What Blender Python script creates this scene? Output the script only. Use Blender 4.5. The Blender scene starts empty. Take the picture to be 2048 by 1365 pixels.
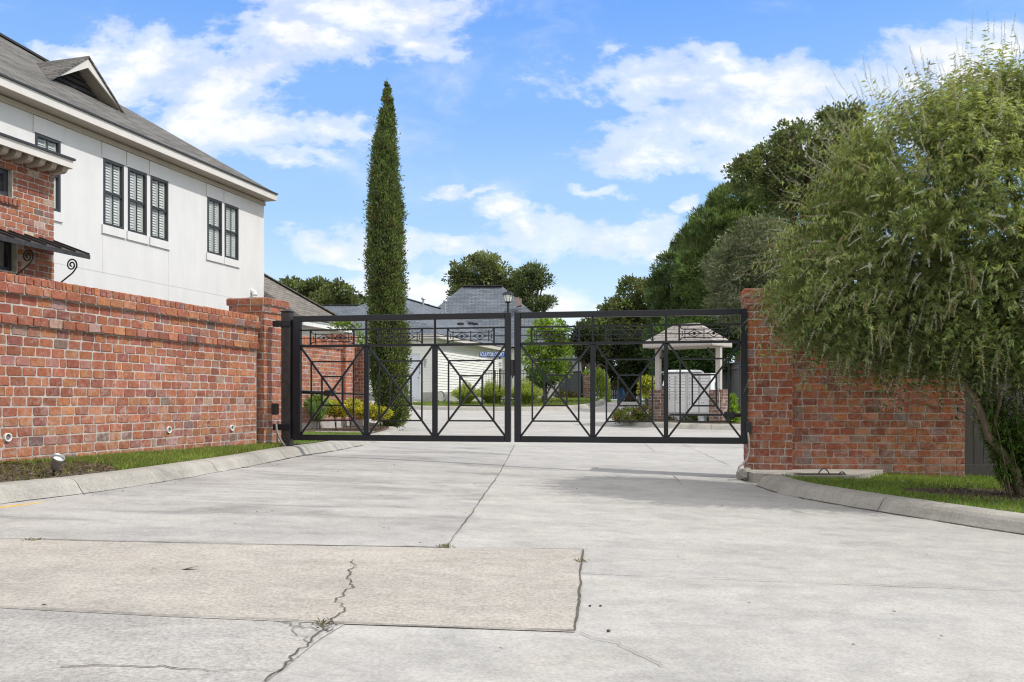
import bpy, bmesh, math, random
import numpy as np
from mathutils import Vector, Matrix
random.seed(7); rng = np.random.default_rng(7)
S = bpy.context.scene
COL = S.collection
R = math.radians
CAM = 0.9            # camera height above the road at the gate
F = 1700.0           # focal length in pixels of the 2048-wide frame
def ray(px): return (px-1024)/F
def P(px, py, Y): return Vector((ray(px)*Y, Y, CAM+(800-py)/F*Y))
def sst(a, b, x):
    t = min(1, max(0, (x-a)/(b-a))); return t*t*(3-2*t)
def zr(X, Y):
    """height of the road surface"""
    c = min(13, max(-9, X)); t = sst(12, 22, Y)
    z = (1-t)*(-.04*c)+t*.03
    return z+.047*(min(40, max(24, Y))-24)
def G(px, py, dz=0.0):
    """the point of the road (raised by dz) seen at a pixel of the photograph"""
    lo, hi = 1.0, 60.0; Y = 10
    f = lambda Y: CAM+(800-py)/F*Y-(zr(ray(px)*Y, Y)+dz)
    for _ in range(60):
        Y = (lo+hi)/2
        if f(Y) > 0: lo = Y
        else: hi = Y
    return Vector((ray(px)*Y, Y, zr(ray(px)*Y, Y)+dz))
DV = Vector((.2723, .9622, 0)); NV = Vector((.9622, -.2723, 0)); UP = Vector((0, 0, 1))

# ---------------------------------------------------------------- materials
def newmat(name):
    m = bpy.data.materials.new(name); m.use_nodes = True
    nt = m.node_tree; nt.nodes.clear()
    out = nt.nodes.new('ShaderNodeOutputMaterial'); b = nt.nodes.new('ShaderNodeBsdfPrincipled')
    nt.links.new(b.outputs[0], out.inputs[0])
    return m, nt, b
def node(nt, typ, **kw):
    n = nt.nodes.new(typ)
    for k, v in kw.items(): setattr(n, k, v)
    return n
def link(nt, a, b): nt.links.new(a, b)
def noise(nt, scale, detail=4, rough=.55, stretch=None, dist=0):
    tc = node(nt, 'ShaderNodeTexCoord'); n = node(nt, 'ShaderNodeTexNoise')
    n.inputs['Scale'].default_value = scale; n.inputs['Detail'].default_value = detail
    n.inputs['Roughness'].default_value = rough; n.inputs['Distortion'].default_value = dist
    if stretch:
        mp = node(nt, 'ShaderNodeMapping'); mp.inputs['Scale'].default_value = stretch
        link(nt, tc.outputs['Object'], mp.inputs[0]); link(nt, mp.outputs[0], n.inputs['Vector'])
    else: link(nt, tc.outputs['Object'], n.inputs['Vector'])
    return n.outputs['Fac']
def ramp(nt, fac, stops):
    r = node(nt, 'ShaderNodeValToRGB'); cr = r.color_ramp
    while len(cr.elements) > 1: cr.elements.remove(cr.elements[-1])
    cr.elements[0].position = stops[0][0]; cr.elements[0].color = (*stops[0][1], 1) if len(stops[0][1]) == 3 else stops[0][1]
    for p, c in stops[1:]:
        e = cr.elements.new(p); e.color = (*c, 1) if len(c) == 3 else c
    link(nt, fac, r.inputs[0]); return r.outputs[0]
def mixc(nt, fac, a, b, blend='MIX'):
    m = node(nt, 'ShaderNodeMix', data_type='RGBA', blend_type=blend)
    for sock, v in ((m.inputs[0], fac), (m.inputs[6], a), (m.inputs[7], b)):
        if isinstance(v, (int, float)): sock.default_value = v
        elif isinstance(v, tuple): sock.default_value = (*v, 1)
        else: link(nt, v, sock)
    return m.outputs[2]
def bump(nt, b, h, strength=.3, dist=.01):
    n = node(nt, 'ShaderNodeBump'); n.inputs['Strength'].default_value = strength; n.inputs['Distance'].default_value = dist
    link(nt, h, n.inputs['Height']); link(nt, n.outputs[0], b.inputs['Normal'])
def g3(v): return (v, v, v)
def mat(name, c, var=.15, scale=6, rough=.6, metal=0, bmp=0, bscale=60, stretch=None, spec=None, attr=False):
    """plain material, mottled by noise; attr multiplies in the mesh's own colours"""
    m, nt, b = newmat(name)
    f = noise(nt, scale, 5, .6, stretch)
    lo, hi = 1-var, 1+var
    if attr:
        a = node(nt, 'ShaderNodeAttribute', attribute_name='col')
        base = mixc(nt, 1.0, a.outputs['Color'], ramp(nt, f, [(.3, g3(lo)), (.7, g3(hi))]), 'MULTIPLY')
    else:
        base = ramp(nt, f, [(.3, tuple(x*lo for x in c)), (.7, tuple(min(1, x*hi) for x in c))])
    link(nt, base, b.inputs['Base Color'])
    b.inputs['Roughness'].default_value = rough; b.inputs['Metallic'].default_value = metal
    if spec is not None: b.inputs['Specular IOR Level'].default_value = spec
    if bmp: bump(nt, b, noise(nt, bscale, 3), bmp, .01)
    return m
def leafmat(name, trans=.3, rough=.5):
    m, nt, b = newmat(name)
    a = node(nt, 'ShaderNodeAttribute', attribute_name='col')
    link(nt, a.outputs['Color'], b.inputs['Base Color']); b.inputs['Roughness'].default_value = rough
    b.inputs['Specular IOR Level'].default_value = .25
    t = node(nt, 'ShaderNodeBsdfTranslucent'); tint = mixc(nt, 1.0, a.outputs['Color'], (1.25, 1.3, .6), 'MULTIPLY')
    link(nt, tint, t.inputs['Color'])
    mx = node(nt, 'ShaderNodeMixShader'); mx.inputs[0].default_value = trans
    link(nt, b.outputs[0], mx.inputs[1]); link(nt, t.outputs[0], mx.inputs[2])
    out = [n for n in nt.nodes if n.type == 'OUTPUT_MATERIAL'][0]; link(nt, mx.outputs[0], out.inputs[0])
    return m
def concrete(name, c, dark=.25, agg=.12, stain=.35, attr=False):
    m, nt, b = newmat(name)
    big = noise(nt, .55, 6, .62, (1, 2.6, 1)); stk = noise(nt, .8, 8, .68, (.75, 1.9, 1), 1.1)
    fine = noise(nt, 60, 4, .75); spk = noise(nt, 150, 2, .6); mid = noise(nt, 7, 7, .75); mid2 = noise(nt, 2.1, 6, .7, (1, 1.3, 1), .5)
    col = mixc(nt, 1.0, ramp(nt, big, [(.3, g3(1-dark)), (.7, g3(1.06))]), c, 'MULTIPLY')
    col = mixc(nt, 1.0, col, ramp(nt, mid, [(.3, g3(.84)), (.7, g3(1.08))]), 'MULTIPLY')
    col = mixc(nt, 1.0, col, ramp(nt, mid2, [(.32, (.86, .865, .88)), (.5, g3(1)), (.68, (1.05, 1.03, 1.0))]), 'MULTIPLY')
    col = mixc(nt, 1.0, col, ramp(nt, stk, [(.48, g3(1)), (.58, g3(1-stain*.35)), (.66, g3(1-stain*.7)), (.78, g3(1-stain))]), 'MULTIPLY')
    col = mixc(nt, 1.0, col, ramp(nt, fine, [(.3, g3(1-agg*1.6)), (.55, g3(1)), (.75, g3(1+agg))]), 'MULTIPLY')
    peb = ramp(nt, spk, [(.64, g3(0)), (.72, g3(1))]); col = mixc(nt, peb, col, (c[0]*1.12, c[1]*.97, c[2]*.8))
    pit = ramp(nt, noise(nt, 95, 2, .5), [(.70, g3(0)), (.76, g3(1))]); col = mixc(nt, pit, col, (c[0]*.55, c[1]*.52, c[2]*.5))
    link(nt, col, b.inputs['Base Color']); b.inputs['Roughness'].default_value = .85
    b.inputs['Specular IOR Level'].default_value = .3
    bump(nt, b, fine, .35, .006)
    return m
def brickmat(name, white=.5):
    m, nt, b = newmat(name)
    a = node(nt, 'ShaderNodeAttribute', attribute_name='col')
    f1 = noise(nt, 26, 5, .7); f2 = noise(nt, 9, 6, .75, None, .8); f3 = noise(nt, 1.1, 4, .6); f4 = noise(nt, 70, 3, .7)
    col = mixc(nt, 1.0, a.outputs['Color'], ramp(nt, f1, [(.28, g3(.62)), (.5, g3(1)), (.72, g3(1.22))]), 'MULTIPLY')
    col = mixc(nt, 1.0, col, ramp(nt, f4, [(.3, g3(.8)), (.7, g3(1.15))]), 'MULTIPLY')
    geo = node(nt, 'ShaderNodeNewGeometry'); sz = node(nt, 'ShaderNodeSeparateXYZ'); link(nt, geo.outputs['Position'], sz.inputs[0])
    # salts and scrubbed mortar smears, thickest in the lower courses
    foot = node(nt, 'ShaderNodeMapRange'); link(nt, sz.outputs[2], foot.inputs[0]); foot.inputs[1].default_value = .1; foot.inputs[2].default_value = 1.5; foot.inputs[3].default_value = .075; foot.inputs[4].default_value = -.02
    ad = node(nt, 'ShaderNodeMath', operation='ADD'); link(nt, f2, ad.inputs[0]); link(nt, foot.outputs[0], ad.inputs[1])
    patch = ramp(nt, ad.outputs[0], [(.50, g3(0)), (.58, g3(white*.35)), (.70, g3(white))])
    col = mixc(nt, patch, col, (.47, .385, .34))
    col = mixc(nt, ramp(nt, noise(nt, 3.3, 5, .7), [(.55, g3(0)), (.72, g3(.45))]), col, (.12, .085, .07))
    col = mixc(nt, 1.0, col, ramp(nt, f3, [(.35, g3(.86)), (.65, g3(1.08))]), 'MULTIPLY')
    link(nt, col, b.inputs['Base Color']); b.inputs['Roughness'].default_value = .88
    b.inputs['Specular IOR Level'].default_value = .25
    bump(nt, b, f1, .5, .012)
    return m
def shingle(name, c1, c2, uvec, slope_scale=1.0):
    """asphalt shingles: brick pattern in (along eave, height) coordinates"""
    m, nt, b = newmat(name)
    tc = node(nt, 'ShaderNodeTexCoord'); sx = node(nt, 'ShaderNodeSeparateXYZ'); link(nt, tc.outputs['Object'], sx.inputs[0])
    ux = node(nt, 'ShaderNodeVectorMath', operation='DOT_PRODUCT'); link(nt, tc.outputs['Object'], ux.inputs[0]); ux.inputs[1].default_value = uvec
    cb = node(nt, 'ShaderNodeCombineXYZ'); link(nt, ux.outputs['Value'], cb.inputs[0])
    sc = node(nt, 'ShaderNodeMath', operation='MULTIPLY'); link(nt, sx.outputs[2], sc.inputs[0]); sc.inputs[1].default_value = slope_scale
    link(nt, sc.outputs[0], cb.inputs[1])
    br = node(nt, 'ShaderNodeTexBrick'); link(nt, cb.outputs[0], br.inputs['Vector'])
    br.inputs['Color1'].default_value = (*c1, 1); br.inputs['Color2'].default_value = (*c2, 1); br.inputs['Mortar'].default_value = (*[x*.3 for x in c1], 1)
    br.inputs['Scale'].default_value = 1; br.inputs['Mortar Size'].default_value = .011; br.inputs['Brick Width'].default_value = .45; br.inputs['Row Height'].default_value = .145
    br.inputs['Bias'].default_value = -.1
    f = noise(nt, 30, 4, .7)
    col = mixc(nt, 1.0, br.outputs['Color'], ramp(nt, f, [(.3, g3(.72)), (.7, g3(1.25))]), 'MULTIPLY')
    col = mixc(nt, 1.0, col, ramp(nt, noise(nt, .8, 4), [(.3, g3(.88)), (.7, g3(1.1))]), 'MULTIPLY')
    link(nt, col, b.inputs['Base Color']); b.inputs['Roughness'].default_value = .95; b.inputs['Specular IOR Level'].default_value = .15
    bump(nt, b, br.outputs['Fac'], -.4, .01)
    return m

# ---------------------------------------------------------------- mesh helpers
class MB:
    def __init__(s): s.v = []; s.f = []; s.c = []; s.m = []; s.mi = 0; s.col = (1, 1, 1)
    def vert(s, p): s.v.append((p[0], p[1], p[2])); return len(s.v)-1
    def face(s, idx): s.f.append(tuple(idx)); s.c.append(s.col); s.m.append(s.mi)
    def poly(s, pts): s.face([s.vert(p) for p in pts])
    def hexa(s, p):
        i = [s.vert(q) for q in p]
        for q in ((0, 3, 2, 1), (4, 5, 6, 7), (0, 1, 5, 4), (1, 2, 6, 5), (2, 3, 7, 6), (3, 0, 4, 7)): s.face([i[k] for k in q])
    def box(s, o, a, b, c):
        """corner o, three edge vectors"""
        o, a, b, c = map(Vector, (o, a, b, c))
        s.hexa([o, o+a, o+a+b, o+b, o+c, o+a+c, o+a+b+c, o+b+c])
    def cbox(s, ctr, sx, sy, sz, u=Vector((1, 0, 0)), w=UP, bev=0):
        """box centred at ctr: sx along u, sy along w x u, sz along w"""
        u = Vector(u).normalized(); w = Vector(w).normalized(); v = w.cross(u).normalized(); ctr = Vector(ctr)
        if bev <= 0:
            s.box(ctr-u*sx/2-v*sy/2-w*sz/2, u*sx, v*sy, w*sz); return
        rings = []
        for dz, ins in ((-sz/2, bev), (-sz/2+bev, 0), (sz/2-bev, 0), (sz/2, bev)):
            x, y = sx/2-ins, sy/2-ins; k = bev*.6 if ins == 0 else bev*.3
            ring = [(-x+k, -y), (x-k, -y), (x, -y+k), (x, y-k), (x-k, y), (-x+k, y), (-x, y-k), (-x, -y+k)]
            rings.append([s.vert(ctr+u*a+v*b+w*dz) for a, b in ring])
        for A, B in zip(rings, rings[1:]):
            for i in range(8): s.face((A[i], A[(i+1) % 8], B[(i+1) % 8], B[i]))
        s.face(rings[0][::-1]); s.face(rings[-1])
    def bar(s, a, b, w, h=None, n=None):
        """square bar from a to b, w wide across n x dir, h deep along n"""
        a, b = Vector(a), Vector(b); d = (b-a).normalized(); h = h or w
        n = Vector(n) if n is not None else (Vector((0, 0, 1)) if abs(d.z) < .9 else Vector((0, 1, 0)))
        n = (n-d*n.dot(d)).normalized(); t = d.cross(n)
        s.box(a-t*w/2-n*h/2, t*w, n*h, b-a)
    def tube(s, pts, r, seg=8, cap=True):
        pts = [Vector(p) for p in pts]; rs = r if isinstance(r, (list, tuple)) else [r]*len(pts)
        rings = []; ref = None
        for i, p in enumerate(pts):
            d = (pts[min(i+1, len(pts)-1)]-pts[max(i-1, 0)]).normalized()
            if ref is None: ref = Vector((1, 0, 0)) if abs(d.x) < .8 else Vector((0, 1, 0))
            u = (ref-d*ref.dot(d)).normalized(); ref = u; v = d.cross(u)
            rings.append([s.vert(p+(u*math.cos(2*math.pi*k/seg)+v*math.sin(2*math.pi*k/seg))*rs[i]) for k in range(seg)])
        for A, B in zip(rings, rings[1:]):
            for k in range(seg): s.face((A[k], A[(k+1) % seg], B[(k+1) % seg], B[k]))
        if cap: s.face(rings[0][::-1]); s.face(rings[-1])
    def lathe(s, base, prof, seg=16):
        rings = [[s.vert((base[0]+r*math.cos(2*math.pi*k/seg), base[1]+r*math.sin(2*math.pi*k/seg), base[2]+z)) for k in range(seg)] for r, z in prof]
        for A, B in zip(rings, rings[1:]):
            for k in range(seg): s.face((A[k], A[(k+1) % seg], B[(k+1) % seg], B[k]))
        s.face(rings[0][::-1]); s.face(rings[-1])
    def build(s, name, mats, parent=None, smooth=False):
        if not isinstance(mats, (list, tuple)): mats = [mats]
        me = bpy.data.meshes.new(name)
        off = Vector((0, 0, 0)); q = parent
        while q is not None: off = off+q.location; q = q.parent
        me.from_pydata([(x-off.x, y-off.y, z-off.z) for x, y, z in s.v], [], s.f)
        for m in mats: me.materials.append(m)
        if len(mats) > 1: me.polygons.foreach_set('material_index', s.m)
        if any(c != (1, 1, 1) for c in s.c):
            at = me.color_attributes.new('col', 'FLOAT_COLOR', 'CORNER')
            arr = []
            for f, c in zip(s.f, s.c): arr += [c[0], c[1], c[2], 1]*len(f)
            at.data.foreach_set('color', arr)
        if smooth: me.polygons.foreach_set('use_smooth', [True]*len(me.polygons))
        me.update()
        o = bpy.data.objects.new(name, me); COL.objects.link(o)
        if parent is not None: o.parent = parent
        return o
def tag(o, label=None, cat=None, group=None, kind=None):
    for k, v in (('label', label), ('category', cat), ('group', group), ('kind', kind)):
        if v: o[k] = v
    return o
def thing(name, loc, label, cat, group=None):
    o = bpy.data.objects.new(name, None); COL.objects.link(o); o.location = loc; o.empty_display_size = .2
    return tag(o, label, cat, group)
def struct(o): o['kind'] = 'structure'; return o
def copy_tree(o, parent=None):
    c = o.copy(); COL.objects.link(c)
    if parent is not None: c.parent = parent
    for ch in list(o.children): copy_tree(ch, c)
    return c
def leafmesh(name, m, pos, d, n, L, W, colr, parent=None, bend=0.0):
    """many small leaves: one four-cornered blade each, folded a little along its length"""
    N = len(pos)
    d = d/(np.linalg.norm(d, axis=1, keepdims=True)+1e-9)
    s = np.cross(d, n); s /= (np.linalg.norm(s, axis=1, keepdims=True)+1e-9); nn = np.cross(s, d)
    L = np.broadcast_to(np.asarray(L, float), (N,))[:, None]; W = np.broadcast_to(np.asarray(W, float), (N,))[:, None]
    V = np.empty((N, 4, 3))
    V[:, 0] = pos; V[:, 1] = pos+d*L*.45+s*W*.5+nn*L*bend; V[:, 2] = pos+d*L; V[:, 3] = pos+d*L*.45-s*W*.5+nn*L*bend
    off = np.zeros(3); q = parent
    while q is not None: off = off+np.array(q.location); q = q.parent
    V = (V-off).reshape(-1, 3)
    me = bpy.data.meshes.new(name); me.vertices.add(4*N); me.vertices.foreach_set('co', V.astype(np.float32).ravel())
    me.loops.add(4*N); me.loops.foreach_set('vertex_index', np.arange(4*N, dtype=np.int32))
    me.polygons.add(N); me.polygons.foreach_set('loop_start', np.arange(0, 4*N, 4, dtype=np.int32))
    me.materials.append(m)
    at = me.color_attributes.new('col', 'FLOAT_COLOR', 'POINT')
    C4 = np.ones((N, 4, 4), np.float32); C4[:, :, :3] = colr[:, None, :]
    at.data.foreach_set('color', C4.ravel())
    me.update(calc_edges=True)
    o = bpy.data.objects.new(name, me); COL.objects.link(o)
    if parent is not None: o.parent = parent
    return o
def rdir(N):
    v = rng.normal(size=(N, 3)); return v/np.linalg.norm(v, axis=1, keepdims=True)
def varcol(N, c, v=.25, hue=.1):
    c = np.array(c)[None, :]*np.clip(1+rng.normal(0, v, (N, 1)), .35, 2.0)
    return np.clip(c*(1+rng.normal(0, hue, (N, 3))), .002, 1)
def crown(name, m, blobs, nclump, nleaf, cr, L, W, c, parent, cv=.28, inner=.45, needle=False, updir=.2, cols2=None, droop=0):
    """foliage: leaf clumps scattered through a union of ellipsoids [(centre, (rx,ry,rz))]"""
    vol = np.array([b[1][0]*b[1][1]*b[1][2] for b in blobs])**.67; vol /= vol.sum()
    k = rng.choice(len(blobs), nclump, p=vol)
    bc = np.array([list(b[0]) for b in blobs]); br = np.array([list(b[1]) for b in blobs])
    dirs = rdir(nclump); rad = rng.uniform(inner, 1.0, (nclump, 1))**.6
    cc = bc[k]+dirs*br[k]*rad
    cs = cr*rng.uniform(.6, 1.35, nclump)
    cb = np.clip(1+rng.normal(0, cv, nclump), .45, 1.8)
    idx = np.repeat(np.arange(nclump), nleaf); N = len(idx)
    pd = rdir(N)*(rng.uniform(0, 1, (N, 1))**.45)
    pos = cc[idx]+pd*cs[idx][:, None]*np.array([1, 1, .75])
    out = pd+dirs[idx]*.5+np.array([0, 0, updir])
    out[:, 2] -= droop
    d = out+rdir(N)*.7; n = rdir(N)+np.array([0, 0, .7])
    cl = varcol(N, c, .2, .08)*cb[idx][:, None]
    if cols2:
        pick = rng.random(N) < cols2[1]; cl[pick] = varcol(int(pick.sum()), cols2[0], .2, .08)
    return leafmesh(name, m, pos, d, n, L*rng.uniform(.7, 1.3, N), W*rng.uniform(.7, 1.3, N), cl, parent, .06)
# ================================================================ materials in use
M = {}
M['conc_light'] = concrete('light concrete', (.44, .428, .404), .14, .16, .28)
M['conc_grey'] = concrete('worn grey concrete', (.425, .415, .395), .2, .16, .5)
M['conc_tan'] = concrete('exposed aggregate concrete', (.425, .398, .356), .12, .26, .16)
M['conc_beige'] = concrete('beige concrete', (.435, .42, .395), .18, .26, .2)
M['kerb'] = concrete('kerb concrete', (.41, .392, .352), .24, .16, .3)
M['joint'] = mat('joint dirt', (.085, .076, .063), .4, 30, .95)
M['hair'] = mat('hairline joint', (.22, .205, .185), .3, 20, .95)
M['soil'] = mat('bare soil', (.10, .08, .055), .4, 9, .95, bmp=.6, bscale=40)
M['mulch'] = mat('bark mulch', (.085, .06, .045), .5, 40, .95, bmp=.9, bscale=60)
M['turf'] = mat('turf', (.115, .15, .045), .3, 4, .9, bmp=.5, bscale=70)
M['field'] = mat('field', (.08, .11, .04), .35, .3, .95)
M['brick'] = brickmat('old red brick', .55)
M['brick_far'] = brickmat('old brown brick', .35)
M['mortar'] = mat('pale mortar', (.43, .395, .36), .25, 14, .95, bmp=.5, bscale=120)
M['iron'] = mat('black painted iron', (.006, .0075, .012), .3, 7, .38, spec=.4, bmp=.05, bscale=200)
M['rust'] = mat('worn dark steel', (.03, .027, .027), .5, 12, .55)
M['stucco'] = mat('white stucco', (.65, .648, .64), .045, 2.2, .92, bmp=.3, bscale=120, stretch=(1.6, 1.6, .45))
M['trim'] = mat('cream white trim', (.62, .59, .55), .05, 3, .6)
M['soffit'] = mat('taupe soffit', (.42, .37, .31), .06, 3, .7)
M['dkframe'] = mat('charcoal window frame', (.035, .036, .04), .15, 5, .45)
M['groove'] = mat('stucco joint', (.56, .555, .54), .1, 5, .9)
M['white'] = mat('white paint', (.8, .8, .78), .04, 4, .5)
M['siding'] = mat('white lap siding', (.78, .78, .76), .04, 2, .6)
M['found'] = mat('foundation concrete', (.36, .36, .34), .15, 6, .9)
M['louver'] = mat('dark louvers', (.05, .05, .053), .15, 4, .6)
M['drip'] = mat('dark drip edge', (.03, .03, .033), .1, 4, .5)
M['pvc'] = mat('white pvc', (.75, .75, .72), .06, 5, .5)
M['dark'] = mat('dark hollow', (.02, .02, .02), .2, 4, .9)
M['wood_grey'] = mat('weathered grey boards', (.17, .165, .17), .25, 5, .85, stretch=(9, 9, .6))
M['wood_dark'] = mat('dark stained boards', (.075, .068, .066), .22, 5, .8, stretch=(9, 9, .6))
M['wood_beige'] = mat('weathered beige timber', (.46, .42, .40), .14, 6, .8, stretch=(5, 5, .8))
M['bark'] = mat('brown bark', (.10, .078, .058), .35, 14, .95, bmp=.8, bscale=40, stretch=(3, 3, .8))
M['bark_pale'] = mat('pale grey bark', (.15, .115, .08), .3, 16, .9, bmp=.6, bscale=50, stretch=(3, 3, .7))
M['leaf'] = leafmat('leaf', .4, .5)
M['leaf_far'] = leafmat('far leaf', .3, .6)
M['flower'] = leafmat('flower spike', .25, .7)
M['grassm'] = leafmat('grass blade', .35, .5)
M['box_white'] = mat('mailbox enamel', (.80, .82, .82), .03, 3, .4)
M['galv'] = mat('galvanised steel', (.42, .43, .44), .15, 10, .4, .6)
M['cable'] = mat('grey cable sheath', (.20, .195, .185), .2, 10, .6)
M['chrome'] = mat('silver lamp housing', (.34, .34, .33), .35, 20, .42, .8)
M['blue_sign'] = mat('blue sign sheet', (.012, .10, .36), .05, 4, .4)
M['black'] = mat('black plastic', (.012, .012, .013), .2, 6, .45)
M['yellow'] = mat('yellow road paint', (.52, .36, .12), .35, 8, .8)
m_, nt_, b_ = newmat('window glass')
b_.inputs['Base Color'].default_value = (.03, .04, .045, 1); b_.inputs['Roughness'].default_value = .03; b_.inputs['Specular IOR Level'].default_value = .8
tr_ = node(nt_, 'ShaderNodeBsdfTransparent'); tr_.inputs[0].default_value = (.95, .98, .98, 1)
mx_ = node(nt_, 'ShaderNodeMixShader'); mx_.inputs[0].default_value = .15
link(nt_, tr_.outputs[0], mx_.inputs[1]); link(nt_, b_.outputs[0], mx_.inputs[2])
link(nt_, mx_.outputs[0], [n for n in nt_.nodes if n.type == 'OUTPUT_MATERIAL'][0].inputs[0]); M['glass'] = m_
m_, nt_, b_ = newmat('frosted lamp glass')
b_.inputs['Base Color'].default_value = (.75, .76, .74, 1); b_.inputs['Roughness'].default_value = .25; M['frost'] = m_
m_, nt_, b_ = newmat('dark car glass')
b_.inputs['Base Color'].default_value = (.01, .012, .016, 1); b_.inputs['Roughness'].default_value = .05; M['carglass'] = m_
m_, nt_, b_ = newmat('white car paint')
b_.inputs['Base Color'].default_value = (.7, .71, .72, 1); b_.inputs['Roughness'].default_value = .25; b_.inputs['Coat Weight'].default_value = .6; M['carpaint'] = m_
m_, nt_, b_ = newmat('red tail lamp')
b_.inputs['Base Color'].default_value = (.3, .01, .01, 1); b_.inputs['Roughness'].default_value = .15; M['tail'] = m_
M['roof_brown'] = shingle('grey brown shingles', (.115, .11, .103), (.205, .197, .185), tuple(DV), 1.85)
M['roof_brown_end'] = shingle('grey brown shingles, ends', (.115, .11, .103), (.205, .197, .185), tuple(NV), 1.85)
M['roof_tan'] = shingle('grey tan shingles', (.17, .155, .135), (.235, .215, .19), tuple(DV), 1.75)
M['roof_tan_end'] = shingle('grey tan shingles, ends', (.17, .155, .135), (.235, .215, .19), tuple(NV), 1.75)
M['roof_blue'] = shingle('blue grey shingles', (.12, .14, .165), (.185, .205, .235), (1, 0, 0), 1.5)
M['roof_blue_side'] = shingle('blue grey shingles, sides', (.12, .14, .165), (.185, .205, .235), tuple(DV), 2)
M['roof_blue_front'] = shingle('blue grey shingles, front', (.12, .14, .165), (.185, .205, .235), tuple(NV), 2)
M['roof_kiosk'] = shingle('pale tan shingles', (.29, .265, .24), (.38, .35, .32), (.79, -.61, 0), 1.6)
M['roof_kiosk_end'] = shingle('pale tan shingles, ends', (.29, .265, .24), (.38, .35, .32), (.61, .79, 0), 1.6)

# ================================================================ camera, light, sky
cam = bpy.data.cameras.new('camera'); co = bpy.data.objects.new('camera', cam); COL.objects.link(co); S.camera = co
co.location = (0, 0, CAM); co.rotation_euler = (R(90), 0, 0)
cam.sensor_width = 36; cam.lens = F/2048*36; cam.shift_y = (800-682.5)/2048; cam.clip_end = 3000; cam.clip_start = .05
SUN_EL, SUN_AZ = 50.0, R(-7)          # azimuth measured from +X towards +Y
sv = Vector((math.cos(R(SUN_EL))*math.cos(SUN_AZ), math.cos(R(SUN_EL))*math.sin(SUN_AZ), math.sin(R(SUN_EL))))
sl = bpy.data.lights.new('sun', 'SUN'); sl.energy = 2.25; sl.angle = R(.53); sl.color = (1, .965, .915)
so = bpy.data.objects.new('sun', sl); COL.objects.link(so); so.rotation_euler = sv.to_track_quat('Z', 'Y').to_euler(); so.location = (20, 0, 30)
S.cycles.filter_width = 1.15; S.view_settings.view_transform = 'Standard'; S.view_settings.look = 'None'; S.view_settings.gamma = 1; S.view_settings.exposure = .55
w = bpy.data.worlds.new("World"); S.world = w; w.use_nodes = True
nt = w.node_tree; nt.nodes.clear()
wo = node(nt, 'ShaderNodeOutputWorld'); bg = node(nt, 'ShaderNodeBackground'); link(nt, bg.outputs[0], wo.inputs[0])
bg.inputs['Strength'].default_value = .15
sky = node(nt, 'ShaderNodeTexSky'); sky.sky_type = 'NISHITA'; sky.sun_disc = False
sky.sun_elevation = R(SUN_EL); sky.sun_rotation = R(90)-SUN_AZ; sky.air_density = 1.0; sky.dust_density = .6; sky.ozone_density = 2.2
hs = node(nt, 'ShaderNodeHueSaturation'); hs.inputs['Saturation'].default_value = 1.22; hs.inputs['Value'].default_value = 1.0; link(nt, sky.outputs[0], hs.inputs['Color'])
tc = node(nt, 'ShaderNodeTexCoord'); sx = node(nt, 'ShaderNodeSeparateXYZ'); link(nt, tc.outputs['Generated'], sx.inputs[0])
def mth(op, a, b=0.0, c=None):
    n = node(nt, 'ShaderNodeMath', operation=op)
    for i, v in enumerate((a, b) if c is None else (a, b, c)):
        if isinstance(v, (int, float)): n.inputs[i].default_value = v
        else: link(nt, v, n.inputs[i])
    return n.outputs[0]
yy = mth('MAXIMUM', sx.outputs[1], .05)
U_, V_ = mth('DIVIDE', sx.outputs[0], yy), mth('DIVIDE', sx.outputs[2], yy)
cv = node(nt, 'ShaderNodeCombineXYZ'); link(nt, U_, cv.inputs[0]); link(nt, mth('MULTIPLY', V_, 1.7), cv.inputs[1])
def wnoise(scale, det, rgh, z=0.0, dist=0):
    mp = node(nt, 'ShaderNodeMapping'); mp.inputs['Location'].default_value = (z, z*.7, z*.3); link(nt, cv.outputs[0], mp.inputs[0])
    n = node(nt, 'ShaderNodeTexNoise'); link(nt, mp.outputs[0], n.inputs['Vector']); n.inputs['Distortion'].default_value = dist
    n.inputs['Scale'].default_value = scale; n.inputs['Detail'].default_value = det; n.inputs['Roughness'].default_value = rgh
    return n.outputs['Fac']
CL = [  # cumulus banks: bearing and height (as seen from the gate approach) and half sizes, in pixels of the photograph
 (660, 10, 230, 70), (620, 85, 150, 50), (800, 40, 120, 60), (560, 60, 120, 40), (840, 90, 60, 34),
 (440, 165, 165, 60), (300, 110, 130, 62), (520, 150, 95, 60), (380, 215, 120, 34), (240, 165, 80, 50),
 (500, 270, 190, 46), (620, 265, 90, 38), (590, 318, 60, 22), (360, 250, 110, 42), (150, 108, 90, 22),
 (1500, 160, 310, 50), (1340, 160, 140, 56), (1640, 180, 220, 50), (1560, 230, 220, 50), (1420, 270, 170, 50), (1300, 315, 140, 36), (1500, 315, 90, 40), (1650, 260, 140, 50), (1430, 115, 90, 30), (1290, 325, 120, 22),
 (1900, 105, 140, 52), (1990, 90, 80, 48), (1960, 170, 160, 50), (1820, 175, 90, 40), (1880, 260, 160, 50),
 (1190, 470, 180, 50), (1010, 432, 52, 28), (1060, 470, 70, 34), (1290, 450, 70, 18), (895, 378, 40, 15), (950, 388, 30, 9),
 (670, 495, 95, 26), (780, 490, 140, 26), (900, 500, 110, 18), (855, 590, 110, 40), (690, 590, 90, 34), (1150, 625, 160, 42), (1320, 508, 60, 16), (1190, 388, 60, 15), (1375, 415, 36, 18), (720, 520, 60, 14), (1240, 620, 60, 20), (960, 620, 60, 20),
]
acc = None
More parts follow.
